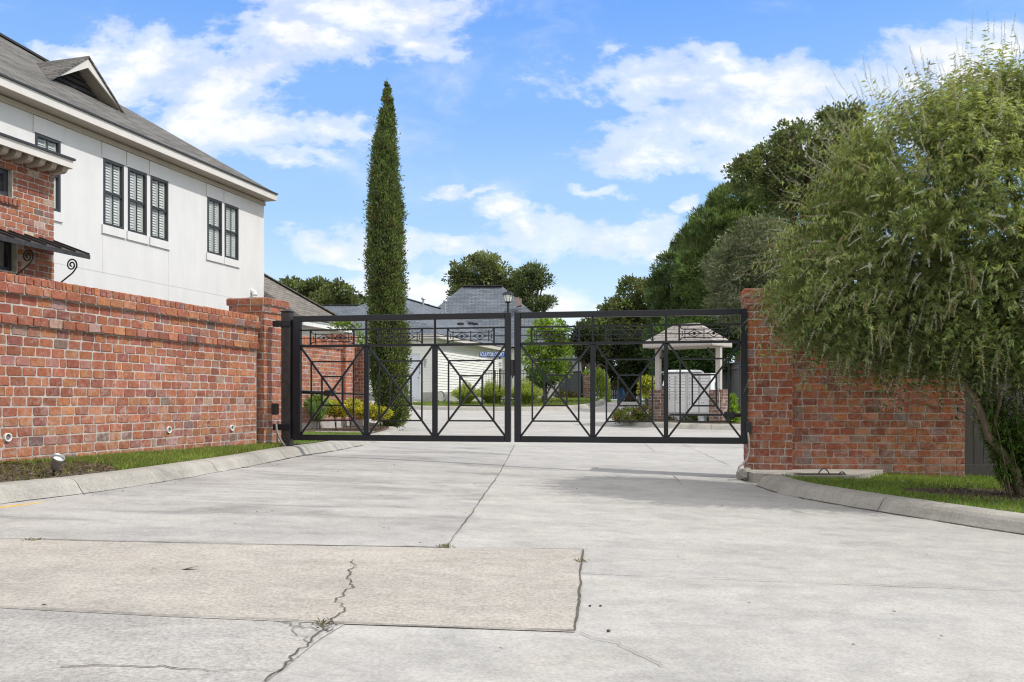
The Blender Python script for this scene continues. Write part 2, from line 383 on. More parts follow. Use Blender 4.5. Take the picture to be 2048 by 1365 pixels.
wa, wb, wc, wd = wnoise(7, 3, .5, 11.3), wnoise(7, 3, .5, 23.9), wnoise(26, 5, .6, 31.1), wnoise(26, 5, .6, 43.7)
U0_, V0_ = U_, V_
U_ = mth('ADD', U_, mth('ADD', mth('MULTIPLY', mth('SUBTRACT', wa, .5), .13), mth('MULTIPLY', mth('SUBTRACT', wc, .5), .055)))
V_ = mth('ADD', V_, mth('ADD', mth('MULTIPLY', mth('SUBTRACT', wb, .5), .06), mth('MULTIPLY', mth('SUBTRACT', wd, .5), .035)))
for px, py, a, b in CL:
    u0, v0, ua, vb = ray(px), (800-py)/F, a/F, b/F
    du = mth('MULTIPLY', mth('SUBTRACT', U_, u0), 1/ua); dv = mth('MULTIPLY', mth('SUBTRACT', V_, v0), 1/vb)
    d = mth('SUBTRACT', 1.0, mth('SQRT', mth('ADD', mth('MULTIPLY', du, du), mth('MULTIPLY', dv, dv))))
    acc = d if acc is None else mth('SMOOTH_MAX', acc, d, .25)
n1 = wnoise(9, 9, .62, 3.1, .35); n2 = wnoise(30, 6, .6, 7.7); n3 = wnoise(4.0, 4, .5, 1.3)
val = mth('ADD', mth('ADD', mth('ADD', acc, .14), mth('MULTIPLY', mth('SUBTRACT', n1, .5), 2.9)), mth('MULTIPLY', mth('SUBTRACT', n2, .5), 1.3))
def wramp(f, stops):
    r = node(nt, 'ShaderNodeValToRGB'); cr = r.color_ramp; cr.interpolation = 'EASE'
    cr.elements[0].position = stops[0][0]; cr.elements[0].color = (*stops[0][1], 1)
    cr.elements[1].position = stops[-1][0]; cr.elements[1].color = (*stops[-1][1], 1)
    for p, c in stops[1:-1]: e = cr.elements.new(p); e.color = (*c, 1)
    link(nt, f, r.inputs[0]); return r.outputs[0]
cm = wramp(mth('ADD', mth('MULTIPLY', val, .68), .10), [(.0, g3(0)), (.42, g3(.5)), (.95, g3(.97))])
wisp = wramp(mth('MULTIPLY', n3, n1), [(.24, g3(0)), (.5, g3(.5))])
front = wramp(sx.outputs[1], [(.05, g3(0)), (.2, g3(1))])
cm = mixc(nt, 1.0, mixc(nt, 1.0, cm, wisp, 'SCREEN'), front, 'MULTIPLY')
shade = wramp(wnoise(11, 5, .6, 5.2), [(.3, (4.1, 4.25, 4.6)), (.62, (4.9, 4.95, 5.0))])
# a clear-day tint: deeper blue overhead, milky towards the horizon
grad = wramp(sx.outputs[2], [(0.0, (3.4, 4.15, 4.9)), (.10, (3.0, 3.9, 4.85)), (.23, (2.0, 3.1, 4.7)), (.33, (1.35, 2.5, 4.7)), (.45, (.80, 1.9, 4.7))])
skyc = mixc(nt, .78, hs.outputs[0], grad)
# unseen white fill added to the sky overhead and behind, brightening the shade
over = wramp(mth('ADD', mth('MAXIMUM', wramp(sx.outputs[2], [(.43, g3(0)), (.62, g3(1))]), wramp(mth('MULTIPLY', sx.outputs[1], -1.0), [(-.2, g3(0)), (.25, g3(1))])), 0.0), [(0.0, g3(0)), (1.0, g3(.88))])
skyall = mixc(nt, cm, skyc, shade)
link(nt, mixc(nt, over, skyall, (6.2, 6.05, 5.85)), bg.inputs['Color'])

# ================================================================ ground, road, kerbs
def sheet(name, m, xs, ys, dz, keep=None):
    b = MB(); idx = {}
    for i, x in enumerate(xs):
        for j, y in enumerate(ys): idx[i, j] = b.vert((x, y, zr(x, y)+dz))
    for i in range(len(xs)-1):
        for j in range(len(ys)-1):
            if keep and not keep((xs[i]+xs[i+1])/2, (ys[j]+ys[j+1])/2): continue
            b.face((idx[i, j], idx[i+1, j], idx[i+1, j+1], idx[i, j+1]))
    return b.build(name, m)
XS = [-900, -300, -100, -40, -20, -12, -8]+[x*1.0 for x in range(-6, 8)]+[9, 12, 20, 40, 100, 300, 900]
YS = [-300, -60, -20, -8, -2, 2, 6, 9, 11, 12, 13, 14, 15, 16, 17, 18, 19, 20, 21, 22, 24, 26, 28, 30, 32, 34, 36, 38, 40, 45, 60, 100, 300, 900, 1500]
struct(sheet('ground', M['field'], XS, YS, -.05))
XR = [-9, -6, -5]+[x*.5 for x in range(-9, 13)]+[7, 8, 9]
YR = [-8, -4, 0, 3, 6, 9, 11, 12, 13, 14, 15, 16, 17, 18, 19, 20, 21, 22, 24, 26, 28, 30, 32, 34, 36, 38, 40, 45, 52, 64]
struct(sheet('road', M['conc_light'], XR, YR, 0))
def patch(name, m, pix, dz=.004):
    """a slab of the road of another pour, its corners given by where they lie in the photograph"""
    pts = [G(x, y, dz) if not isinstance(x, Vector) else x for x, y in pix]
    b = MB(); b.poly(pts); return struct(b.build(name, m))
L0 = lambda x, y: Vector((x, y, zr(x, y)+.004))
# left lane slab between kerb and centre joint (gate to the first transverse joint)
b = MB(); c = [G(1027, 893, .004), G(1000, 945, .004), G(955, 1010, .004), G(893, 1095, .004)]
b.poly([L0(-3.6, c[0].y), *c, G(0, 1079, .004), L0(-5, G(0, 1079).y)]); struct(b.build('road_slab', M['conc_grey']))
b = MB(); b.poly([L0(-5, G(0, 1079).y+.0), G(0, 1079, .004), G(893, 1096, .004), G(1165, 1101, .004), G(1158, 1190, .004), G(1150, 1264, .004), G(690, 1248, .004), G(330, 1233, .004), G(0, 1216, .004), L0(-5, G(0, 1216).y)])
struct(b.build('road_slab', M['conc_tan']))
b = MB(); b.poly([L0(-5, G(0, 1216).y), G(0, 1217, .004), G(330, 1234, .004), G(688, 1249, .004), G(640, 1278, .004), G(575, 1330, .004), L0(-.95, 1.2), L0(-5, 1.2)])
struct(b.build('road_slab', M['conc_beige']))
JN = MB()
def crackline(name, pts, w0, w1, m, dz=.008, jag=.006, step=.03, zmul=1.0):
    """a ragged dark line of varying width along points on the road"""
    b = JN; b.mi = 0 if m is M['joint'] else 1; line = []
    for a, c_ in zip(pts, pts[1:]):
        n = max(1, int((c_-a).length/step))
        for i in range(n): line.append(a.lerp(c_, i/n))
    line.append(pts[-1]); prev = None; dr = 0.0; wk = random.random(); fr = 0.0
    for i, p in enumerate(line):
        d = (line[min(i+1, len(line)-1)]-line[max(0, i-1)]); d.z = 0; d.normalize(); t = Vector((-d.y, d.x, 0))
        dr = dr*.8+random.gauss(0, jag); q = p+t*dr; wk = min(1, max(0, wk+random.gauss(0, .22))); w = w0+(w1-w0)*wk; q = q+t*random.gauss(0, jag*.25)
        q = Vector((q.x, q.y, zr(q.x, q.y)+dz))
        cur = (b.vert(q+t*w), b.vert(q-t*w))
        if prev: b.face((prev[0], prev[1], cur[1], cur[0]))
        prev = cur
Gs = lambda *pp: [G(x, y) for x, y in pp]
crackline('road_joint', Gs((1030, 890), (1000, 945), (955, 1010), (893, 1096)), .0015, .0045, M['joint'], jag=.0022)
crackline('road_joint', [Vector((-5, G(0, 1079).y, 0))]+Gs((0, 1079), (450, 1090), (893, 1096)), .002, .006, M['joint'], jag=.002)
crackline('road_joint', Gs((893, 1096), (1030, 1099), (1166, 1101)), .002, .006, M['joint'], jag=.002)
crackline('road_joint', Gs((1166, 1101), (1158, 1190), (1150, 1264)), .0025, .006, M['joint'], jag=.0015)
crackline('road_joint', Gs((1150, 1264), (900, 1257), (690, 1248), (330, 1233), (0, 1216)), .0015, .0042, M['joint'], jag=.0015)
crackline('road_joint', Gs((690, 1248), (655, 1268), (590, 1318), (530, 1366)), .001, .005, M['joint'], jag=.007)
crackline('road_crack', Gs((706, 1122), (692, 1160), (684, 1195), (688, 1222), (648, 1252), (640, 1247)), .0007, .004, M['joint'], jag=.010, step=.02)
crackline('road_crack', Gs((640, 1252), (655, 1268), (672, 1262)), .002, .007, M['joint'], jag=.012, step=.02)
crackline('road_crack', Gs((606, 1248), (592, 1275), (610, 1292)), .001, .004, M['hair'], jag=.012, step=.02)
crackline('road_crack', Gs((560, 1245), (600, 1257), (650, 1262)), .001, .003, M['joint'], jag=.01, step=.02)
crackline('road_crack', Gs((120, 1340), (330, 1331), (430, 1338), (560, 1345)), .001, .003, M['joint'], jag=.008, step=.03)
crackline('road_joint', Gs((430, 985), (700, 992), (1000, 993)), .001, .004, M['hair'], jag=.004)
crackline('road_joint', Gs((1024, 919), (1200, 932), (1470, 940)), .001, .003, M['hair'], jag=.003)
crackline('road_joint', Gs((1165, 1148), (1400, 1158), (1750, 1172), (2048, 1184)), .0015, .004, M['hair'], jag=.003)
crackline('road_crack', Gs((1160, 1268), (1230, 1290), (1330, 1335)), .001, .0025, M['hair'], jag=.008)
crackline('road_joint', Gs((1362, 887), (1400, 905), (1460, 932)), .002, .006, M['joint'], jag=.003)
crackline('road_joint', Gs((1290, 888), (1310, 905)), .002, .004, M['joint'], jag=.003)
crackline('road_joint', Gs((1345, 950), (1365, 972)), .002, .005, M['joint'], jag=.003)
crackline('road_joint', Gs((600, 942), (660, 932), (740, 925)), .001, .003, M['hair'], jag=.004)
crackline('road_crack', Gs((1060, 842), (1110, 848), (1180, 836)), .001, .003, M['hair'], jag=.01)
crackline('road_joint', Gs((900, 840), (1250, 842)), .002, .004, M['hair'], jag=.003)
# faded yellow kerb line at the left edge
b = MB(); pts = [(0, 1013), (60, 1006.5), (90, 1002), (88, 1004), (60, 1009.5), (0, 1017)]
b.poly([G(x, y, .006) for x, y in pts]); struct(b.build('road_marking', M['yellow']))

KP2 = [(0, -.08), (0, .005), (.03, .04), (.06, .085), (.09, .112), (.13, .126), (.2, .13), (.29, .128), (.29, -.08)]
KP = [(0, -.08), (0, .005), (.035, .05), (.075, .105), (.11, .14), (.15, .156), (.21, .160), (.29, .158), (.29, -.08)]
def kerb(pts, side, seglen=2.2, name='kerb', prof=KP, gap=.012, smoothn=6):
    """sweep the rolled kerb along XY points; side=+1 has the lawn on the left of the walking direction"""
    P2 = [Vector((p[0], p[1], 0)) for p in pts]
    line = []
    for i in range(len(P2)-1):                       # Catmull-Rom
        p0, p1, p2, p3 = P2[max(0, i-1)], P2[i], P2[i+1], P2[min(len(P2)-1, i+2)]
        n = max(2, int((p2-p1).length/.18))
        for k in range(n):
            t = k/n; line.append(.5*((2*p1)+(p2-p0)*t+(2*p0-5*p1+4*p2-p3)*t*t+(3*p1-p0-3*p2+p3)*t**3))
    line.append(P2[-1])
    segs, cur, dist = [], [line[0]], 0
    for a, c_ in zip(line, line[1:]):
        cur.append(c_); dist += (c_-a).length
        if dist > seglen: segs.append(cur); cur = [c_]; dist = 0
    if len(cur) > 1: segs.append(cur)
    b = MB(); back = []
    for sgm in segs:
        if len(sgm) > 2: sgm = [sgm[0].lerp(sgm[1], min(.5, gap/(sgm[1]-sgm[0]).length))]+sgm[1:]
        rings = []
        for i, p in enumerate(sgm):
            d = (sgm[min(i+1, len(sgm)-1)]-sgm[max(0, i-1)]).normalized(); t = Vector((-d.y, d.x, 0))*side
            z0 = zr(p.x, p.y)
            rings.append([b.vert((p.x+t.x*o, p.y+t.y*o, z0+h)) for o, h in prof]); q = p+t*.29; back.append(Vector((q.x, q.y, z0+.155)))
        for A, B_ in zip(rings, rings[1:]):
            for k in range(len(prof)-1): b.face((A[k], B_[k], B_[k+1], A[k+1]))
        b.face(rings[0][::-1]); b.face(rings[-1])
    o = struct(b.build(name, M['kerb']))
    # the tight dirty joint between kerb and road
    ln = MB()
    return o, back, line
def xy(*pp): return [(G(x, y).x, G(x, y).y) for x, y in pp]
kl = [(-4.2, 2.5), (-3.95, 4.5)]+xy((0, 1010), (200, 985), (345, 962), (500, 934), (600, 913))+[(-2.74, 13.2), (-2.66, 16.0), (-2.72, 19.5), (-2.95, 22.4), (-3.35, 24.3), (-4.2, 25.6), (-6.0, 26.3), (-9, 26.6)]
_, backL, lineL = kerb(kl, 1, 2.05, prof=KP2)
kr = xy((1512, 972), (1560, 988), (1640, 1004), (1720, 1018), (1880, 1044), (2048, 1070))+[(4.9, 5.4), (6.2, 4.3), (8.5, 3.2), (12, 2.6)]
_, backR, lineR = kerb(kr, 1, 2.2, prof=KP2)
crackline('kerb_joint', [Vector((p.x+.01, p.y, 0)) for p in lineL[6:70:3]], .004, .013, M['joint'], dz=.009, jag=.004)
crackline('kerb_joint', [Vector((p.x-.005, p.y-.01, 0)) for p in lineR[0:60:3]], .004, .012, M['joint'], dz=.009, jag=.004)
# mail island kerb, far kerb
ki = [(12, 23.6), (8.5, 24.0), (6.2, 24.25), (5.0, 24.6), (4.0, 25.3), (3.35, 26.3), (3.3, 27.6), (3.9, 29.0), (5.2, 30.0), (9, 30.4), (12, 30.5)]
_, backI, lineI = kerb(ki, -1, 3)
kf = [(-14, 35.0), (-7.2, 34.9), (-4.6, 34.9), (-4.2, 34.4), (-3.2, 33.9), (-1.0, 33.4), (.8, 33.4), (2.4, 34.2), (3.6, 36.2), (4.3, 39.0), (4.8, 43), (5.2, 50)]
_, backF, lineF = kerb(kf, 1, 3)
def lawn(name, pts, m, kind='structure', dz=.15, label=None):
    b = MB(); b.poly([(p[0], p[1], zr(p[0], p[1])+dz) for p in pts]); o = b.build(name, m); o['kind'] = kind; return o
def inpoly(pts, X, Y):
    n = len(pts); res = np.zeros(len(X), bool); j = n-1
    for i in range(n):
        xi, yi, xj, yj = pts[i][0], pts[i][1], pts[j][0], pts[j][1]
        cnd = ((yi > Y) != (yj > Y)) & (X < (xj-xi)*(Y-yi)/(yj-yi+1e-12)+xi); res ^= cnd; j = i
    return res
zrv = np.vectorize(zr)
def grass(name, pts, n, h, c, dz=.15, w=.006, c2=(.22, .19, .07), f2=.15, label=None, density=None):
    xs = [p[0] for p in pts]; ys = [p[1] for p in pts]
    X = rng.uniform(min(xs), max(xs), n*3); Y = rng.uniform(min(ys), max(ys), n*3)
    k = inpoly(pts, X, Y)
    if density is not None: k &= rng.random(len(X)) < density(X, Y)
    X, Y = X[k][:n], Y[k][:n]; N = len(X)
    pos = np.stack([X, Y, zrv(X, Y)+dz-.005], 1)
    d = np.stack([rng.normal(0, .45, N), rng.normal(0, .45, N), np.ones(N)], 1)
    tone = 1+.22*np.sin(X*2.3+1.2*np.sin(Y*1.7))*np.sin(Y*2.9+X)
    cl = varcol(N, c, .22, .08)*tone[:, None]; pk = rng.random(N) < f2; cl[pk] = varcol(int(pk.sum()), c2, .25, .08)
    o = leafmesh(name, M['grassm'], pos, d, rdir(N)*np.array([1, 1, .2]), h*rng.uniform(.5, 1.25, N), w, cl, None, .12)
    o['kind'] = 'stuff'; return o
struct(JN.build('road_joint', [M['joint'], M['hair']]))
# ================================================================ brickwork
PIT = .0965
RED = [((.37, .132, .074), 6), ((.42, .165, .085), 5), ((.33, .115, .072), 4), ((.29, .11, .08), 1.5), ((.43, .185, .095), 2), ((.37, .17, .13), 1.6), ((.42, .26, .22), .5), ((.22, .14, .12), .3)]
DULL = [((.35, .105, .055), 6), ((.41, .135, .06), 5), ((.28, .085, .052), 3), ((.22, .085, .06), 1.2), ((.43, .165, .08), 2), ((.33, .19, .16), .7), ((.26, .19, .16), .3)]
BROWN = [((.22, .12, .09), 5), ((.27, .15, .11), 4), ((.17, .10, .08), 3), ((.33, .24, .19), 1.5)]
def bcol(pal):
    c = random.choices([p[0] for p in pal], [p[1] for p in pal])[0]; k = random.uniform(.76, 1.04); h = random.uniform(-.06, .06)
    return (c[0]*k, c[1]*k*(1+h), c[2]*k*(1-h))
def one_brick(b, O, U, V, N, u0, u1, v0, v1, proud, pal, tumble=.0095):
    j = lambda s=.0035: random.uniform(-s, s)
    if u1-u0 < .025 or v1-v0 < .02: return
    cut = min(tumble, (u1-u0)*.25, (v1-v0)*.25)
    pr = proud+j(.003)
    def ring(ins, n, jit):
        a0, a1, c0, c1 = u0+ins, u1-ins, v0+ins, v1-ins
        k = [max(.002, cut*random.uniform(.4, 1.7)) for _ in range(4)]
        pts = [(a0+k[0], c0), (a1-k[1], c0), (a1, c0+k[1]), (a1, c1-k[2]), (a1-k[2], c1), (a0+k[3], c1), (a0, c1-k[3]), (a0, c0+k[0])]
        return [(x+jj[0], y+jj[1], n) for (x, y), jj in zip(pts, jit)]
    jit = [(j(), j()) for _ in range(8)]
    b.col = bcol(pal)
    rr = []
    for ins, n in ((0, -.004), (.0005, pr-.005), (.005, pr)):
        rr.append([b.vert(O+U*x+V*y+N*(n)) for x, y, n in ring(ins, n, jit)])
    for A, B in zip(rr, rr[1:]):
        for i in range(8): b.face((A[i], A[(i+1) % 8], B[(i+1) % 8], B[i]))
    b.face(rr[-1])
def panel(b, O, U, V, N, length, vs, bl, proud=.005, pal=RED, mort=.0095, phase=0.0, holes=(), rowlock=False, ends=True):
    """courses of tumbled bricks on the plane O+uU+vV; vs = list of (v0, v1)"""
    e = proud if ends else 0
    b.m  # bricks use material 0
    b.mi = 0
    for k, (v0, v1) in enumerate(vs):
        u = -e-random.uniform(0, .01)-((k % 2)*.5+phase)*bl
        while u < length+e:
            w = bl*random.uniform(.93, 1.07) if random.random() > .1 else bl*.5
            a0, a1 = max(u+mort/2, -e), min(u+w-mort/2, length+e)
            u += w
            cl = [(a0, a1)]
            for h0, h1, g0, g1 in holes:
                if v1 > g0+.01 and v0 < g1-.01:
                    nx = []
                    for p, q in cl:
                        if q <= h0 or p >= h1: nx.append((p, q))
                        else:
                            if p < h0: nx.append((p, h0))
                            if q > h1: nx.append((h1, q))
                    cl = nx
            for p, q in cl:
                if q-p > .03: one_brick(b, O, U, V, N, p, q, v0+mort/2, v1-mort/2, proud, pal)
    b.col = (1, 1, 1)
def rows(v0, v1, pit=PIT):
    n = max(1, round((v1-v0)/pit)); h = (v1-v0)/n
    return [(v0+i*h, v0+(i+1)*h) for i in range(n)]
X1, Y1 = Vector((1, 0, 0)), Vector((0, 1, 0))
def pillar(parent, ctr, U, size, zb, zt, cap=True, pal=RED, bl=.2, name='pillar', m=None, faces='fblr', thk=None):
    """square brick pier: ctr on plan, U along its front, front normal = -(UP x U)"""
    m = m or M['brick']; U = Vector(U).normalized(); Wd = UP.cross(U).normalized()      # Wd points to the back
    sx_ = size; sy_ = thk or size
    C0 = Vector((ctr[0], ctr[1], 0))
    b = MB(); ct = zt-2*PIT if cap else zt
    def block(sx, sy, z0, z1, vs, phase, pr=.005):
        b.mi = 1; b.box(C0-U*sx/2-Wd*sy/2+UP*z0, U*sx, Wd*sy, UP*(z1-z0)); b.mi = 0
        f0 = C0-U*sx/2-Wd*sy/2+UP*z0; r0 = f0+U*sx; k0 = r0+Wd*sy; l0 = k0-U*sx
        for key, o, u, n, L in (('f', f0, U, -Wd, sx), ('r', r0, Wd, U, sy), ('b', k0, -U, Wd, sx), ('l', l0, -Wd, -U, sy)):
            if key in faces: panel(b, o, u, UP, n, L, vs, bl, pr, pal, phase=phase)
    block(sx_, sy_, zb, ct, rows(0, ct-zb), 0)
    o = b.build(name, [m, M['mortar']], parent)
    if cap:
        b = MB()
        block(sx_+.05, sy_+.05, ct+.001, ct+PIT, [(0, PIT)], .3); block(sx_+.10, sy_+.10, ct+PIT+.001, zt, [(0, PIT)], .0)
        # brick paving on the cap
        O = C0-U*(sx_/2+.05)-Wd*(sy_/2+.05)+UP*zt
        panel(b, O, U, Wd, UP, sx_+.10, rows(0, sy_+.10, .105), bl, .008, pal)
        b.build('pillar_cap', [m, M['mortar']], o)
    return o

# ---------------------------------------------------------------- the long wall on the left
PW = Vector((-3.53, 12.0, 0))
lw = thing('brick_wall', PW-DV*4+UP*.25, 'long low red brick garden wall left of the gate, with drain pipes near its foot', 'wall')
LWL = 8.6
OW = PW-DV*LWL                 # near end
ZT = 2.07
def garden_wall(parent, O, L, zb, bl=.178, pal=RED, t=.30):
    b = MB(); b.mi = 1
    g2, g1 = 1.60, 1.89
    N = NV
    b.box(O+UP*(zb-.15)-N*t, DV*L, N*t, UP*(g2-zb+.15)); b.box(O+UP*(g2+.001)-N*(t+.02), DV*L, N*(t+.04), UP*(g1-g2-.001))
    panel(b, O+UP*zb, DV, UP, N, L, rows(0, g2-zb), bl, pal=pal, ends=False)
    panel(b, O+UP*g2+N*.034, DV, UP, N, L, rows(0, PIT), bl, .012, pal=pal, ends=False)
    panel(b, O+UP*(g2+PIT)+N*.02, DV, UP, N, L, rows(0, g1-g2-PIT), bl, pal=pal, phase=.3, ends=False)
    o = b.build('wall_body', [M['brick'], M['mortar']], parent)
    b = MB(); b.mi = 1
    b.box(O+UP*(g1+.001)-N*(t+.06), DV*L, N*(t+.12), UP*(PIT-.002)); b.box(O+UP*(g1+PIT)-N*(t+.035), DV*L, N*(t+.07), UP*(ZT-g1-PIT-.01))
    panel(b, O+UP*g1+N*.06, DV, UP, N, L, [(0, PIT)], .2, .011, pal=pal, ends=False)
    # rowlock course on top: faces and upper ends
    panel(b, O+UP*(g1+PIT)+N*.035, DV, UP, N, L, [(0, ZT-g1-PIT)], .088, .014, pal=pal, mort=.01, ends=False)
    panel(b, O+UP*(ZT-.01)-N*(t+.035), DV, N, UP, L, [(0, t*.5+.035), (t*.5+.035, t+.08)], .088, .012, pal=pal, mort=.01, ends=False)
    b.build('coping', [M['brick'], M['mortar']], parent)
garden_wall(lw, OW, LWL-.14, .26)
def drain(parent, px, py, r=.040):
    a = ray(px); s_ = (a*PW.y-PW.x)/(-.2723+.9622*a); q = PW-DV*s_; z = CAM+(800-py)/F*q.y
    c = Vector((q.x, q.y, z))+NV*.022; b = MB(); n = 16
    rg = []
    for rr, d in ((r, -.02), (r, .004), (r*.78, .004), (r*.76, -.012)):
        rg.append([b.vert(c+NV*d+(DV*math.cos(2*math.pi*k/n)+UP*math.sin(2*math.pi*k/n))*rr) for k in range(n)])
    for A, B in zip(rg, rg[1:]):
        for k in range(n): b.face((A[k], A[(k+1) % n], B[(k+1) % n], B[k]))
    b.mi = 1; b.face(rg[-1])
    b.build('drain_pipe', [M['pvc'], M['wood_grey']], parent)
for px, py in ((13, 875), (336, 860), (462, 856)): drain(lw, px, py)
# gate pier on the end of the wall
pc = Vector((-3.53, 12.0, 0))+DV*.02-NV*.2
pillar(lw, pc+DV*.2, NV, .52, .22, 2.33)
# ---------------------------------------------------------------- wall and pier on the right of the gate
rp = Vector((3.045, 11.0, 0))
rw = thing('brick_wall', (4.5, 11.2, -.05), 'short red brick wall and tall pier right of the gate, half hidden under the tree', 'wall')
_U = Vector((.9816, -.1908, 0)); _W = UP.cross(_U); _c = rp+_U*.278+_W*.278
pillar(rw, (_c.x, _c.y, 0), _U, .555, -.12, 2.33, pal=DULL, bl=.199)
b = MB(); OR = Vector((rp.x+.50, 11.055, 0)); LR = 5.885-OR.x
b.mi = 1; b.box(OR+UP*-.2, X1*LR, Y1*.3, UP*(2.07-PIT+.2)); b.mi = 0
panel(b, OR+UP*-.135, X1, UP, -Y1, LR, rows(0, 1.97+.135), .199, pal=DULL, phase=.25, ends=False)
panel(b, OR+X1*LR+UP*-.135, Y1, UP, X1, .3, rows(0, 1.97+.135), .199, pal=DULL)
b.build('wall_body', [M['brick'], M['mortar']], rw)
b = MB(); b.mi = 1; b.box(OR+UP*1.975-Y1*.05, X1*LR, Y1*.4, UP*(PIT-.01)); b.mi = 0
panel(b, OR+UP*1.975-Y1*.05, X1, UP, -Y1, LR, [(0, PIT)], .1, .011, pal=DULL)
panel(b, OR+UP*2.062-Y1*.05, X1, Y1, UP, LR, [(0, .2), (.2, .4)], .1, .011, pal=DULL)
b.build('coping', [M['brick'], M['mortar']], rw)
# ---------------------------------------------------------------- garden wall behind the gate
w2 = thing('brick_wall', (-4.8, 20, .3), 'red brick garden wall with curved end seen through the gate behind yellow shrubs', 'wall')
E2 = Vector((-4.39, 22.0, 0))
_z = ZT; ZT = 2.42
def wall2():
    b = MB(); b.mi = 1; O = E2-DV*6.6; L = 6.6; t = .3; zb = .35; g1 = 2.20
    b.box(O+UP*.1-NV*t, DV*L, NV*t, UP*(g1-.1)); b.mi = 0
    panel(b, O+UP*zb, DV, UP, NV, L, rows(0, g1-zb), .178, ends=False)
    o = b.build('wall_body', [M['brick'], M['mortar']], w2)
    b = MB(); b.mi = 1; b.box(O+UP*(g1+.001)-NV*(t+.04), DV*L, NV*(t+.08), UP*.21); b.mi = 0
    panel(b, O+UP*g1+NV*.04, DV, UP, NV, L, [(0, .21)], .088, .012, mort=.01, ends=False)
    panel(b, O+UP*2.41-NV*(t+.04), DV, NV, UP, L, [(0, t+.08)], .088, .01, mort=.01, ends=False)
    b.build('coping', [M['brick'], M['mortar']], w2)
    # the wall turns away behind the pier in a short curve
    b = MB(); c = E2+DV*.45-NV*.16
    n = 4; pts = [c+Vector((.05*i+.014*i*i, .30-.030*i*i+.13*i, 0)) for i in range(n+1)]
    for a, d in zip(pts, pts[1:]):
        u = (d-a); L_ = u.length; u.normalize(); nn = u.cross(UP)
        b.mi = 1; b.box(a+UP*.2, u*L_, -nn*.25, UP*2.15); b.mi = 0
        panel(b, a+UP*.35, u, UP, nn, L_, rows(0, 1.9), .178, ends=False)
        b.mi = 1; b.box(a+UP*2.251+nn*.03, u*L_, -nn*.3, UP*.09); b.mi = 0
        panel(b, a+UP*2.25+nn*.03, u, UP, nn, L_, [(0, .1)], .1, .01, ends=False)
    b.mi = 0; panel(b, d+UP*.35, -nn, UP, u, .25, rows(0, 1.9), .178)
    b.build('curved_end', [M['brick'], M['mortar']], w2)
wall2(); ZT = _z
pillar(w2, E2+DV*.2-NV*.13, NV, .50, .35, 2.58)
# ================================================================ lawns and beds at the front
wl0 = OW; wl1 = PW
bl_ = [p for p in backL if p.y < 12.35]
polyL = [(p.x, p.y) for p in bl_]+[(-3.22, 12.4), (wl1.x-.1, wl1.y), (wl0.x-.1, wl0.y)]
lawn('verge', polyL, M['soil'], dz=.114)
def gl(X, Y):  # mulch shows through near the lamp
    m_ = ((X+4.15)/.62)**2+((Y-7.25)/1.0)**2
    return np.where(m_ < 1, .03, np.where(Y < 7.4, .16, 1.0))*np.clip(.85+.4*np.sin(X*5+Y*3.1), .55, 1)
grass('lawn_grass', polyL, 80000, .055, (.19, .26, .055), .114, .007, (.30, .27, .09), .16, density=gl)
def chips(name, pts, n, c, dz, size=.05, density=None):
    xs = [p[0] for p in pts]; ys = [p[1] for p in pts]
    X = rng.uniform(min(xs), max(xs), n*3); Y = rng.uniform(min(ys), max(ys), n*3); k = inpoly(pts, X, Y)
    if density is not None: k &= rng.random(len(X)) < density(X, Y)
    X, Y = X[k][:n], Y[k][:n]; N = len(X); d = rdir(N)*np.array([1, 1, .25]); nn = rdir(N)*.35+np.array([0, 0, 1])
    o = leafmesh(name, M['grassm'], np.stack([X, Y, zrv(X, Y)+dz+rng.uniform(0, .025, N)], 1), d, nn, size*rng.uniform(.5, 1.4, N), size*.3, varcol(N, c, .5, .12), None, .1)
    o['kind'] = 'stuff'; return o
b = MB(); b.poly([(5.3+1.3*math.cos(t/24*6.2832)*(1+.1*math.sin(t*2.1)), 8.75+.66*math.sin(t/24*6.2832)*(1+.12*math.sin(t*1.3)), zr(5.3+1.3*math.cos(t/24*6.2832)*(1+.1*math.sin(t*2.1)), 8.7)+.118) for t in range(24)]); struct(b.build('planting_bed', M['mulch']))
chips('mulch_bed', polyL, 8000, (.12, .085, .065), .116, .05, density=lambda X, Y: np.where(((X+4.15)/.65)**2+((Y-7.2)/1.0)**2 < 1, 1.0, np.where(Y < 7.4, .3, .0)))
polyR = [(p.x, p.y) for p in backR]+[(12, 11.4), (5.9, 11.4), (5.9, 11.08), (3.3, 11.06), (2.92, 10.75)]
lawn('verge', polyR, M['turf'], dz=.112)
def gr(X, Y):
    m_ = ((X-5.3)/1.25)**2+((Y-8.75)/.62)**2
    pad = (X < 4.75) & (Y > 10.05) & (X < 4.75-.62*(10.95-Y))
    return np.where(m_ < 1, .02, np.where(pad, 0.0, 1.0))
grass('lawn_grass', polyR, 90000, .06, (.17, .25, .045), .112, .007, (.24, .24, .07), .12, density=gr)
chips('mulch_bed', polyR, 9000, (.12, .085, .06), .12, .045, density=lambda X, Y: np.where(((X-5.3)/1.25)**2+((Y-8.75)/.62)**2 < 1, 1.0, 0.0))
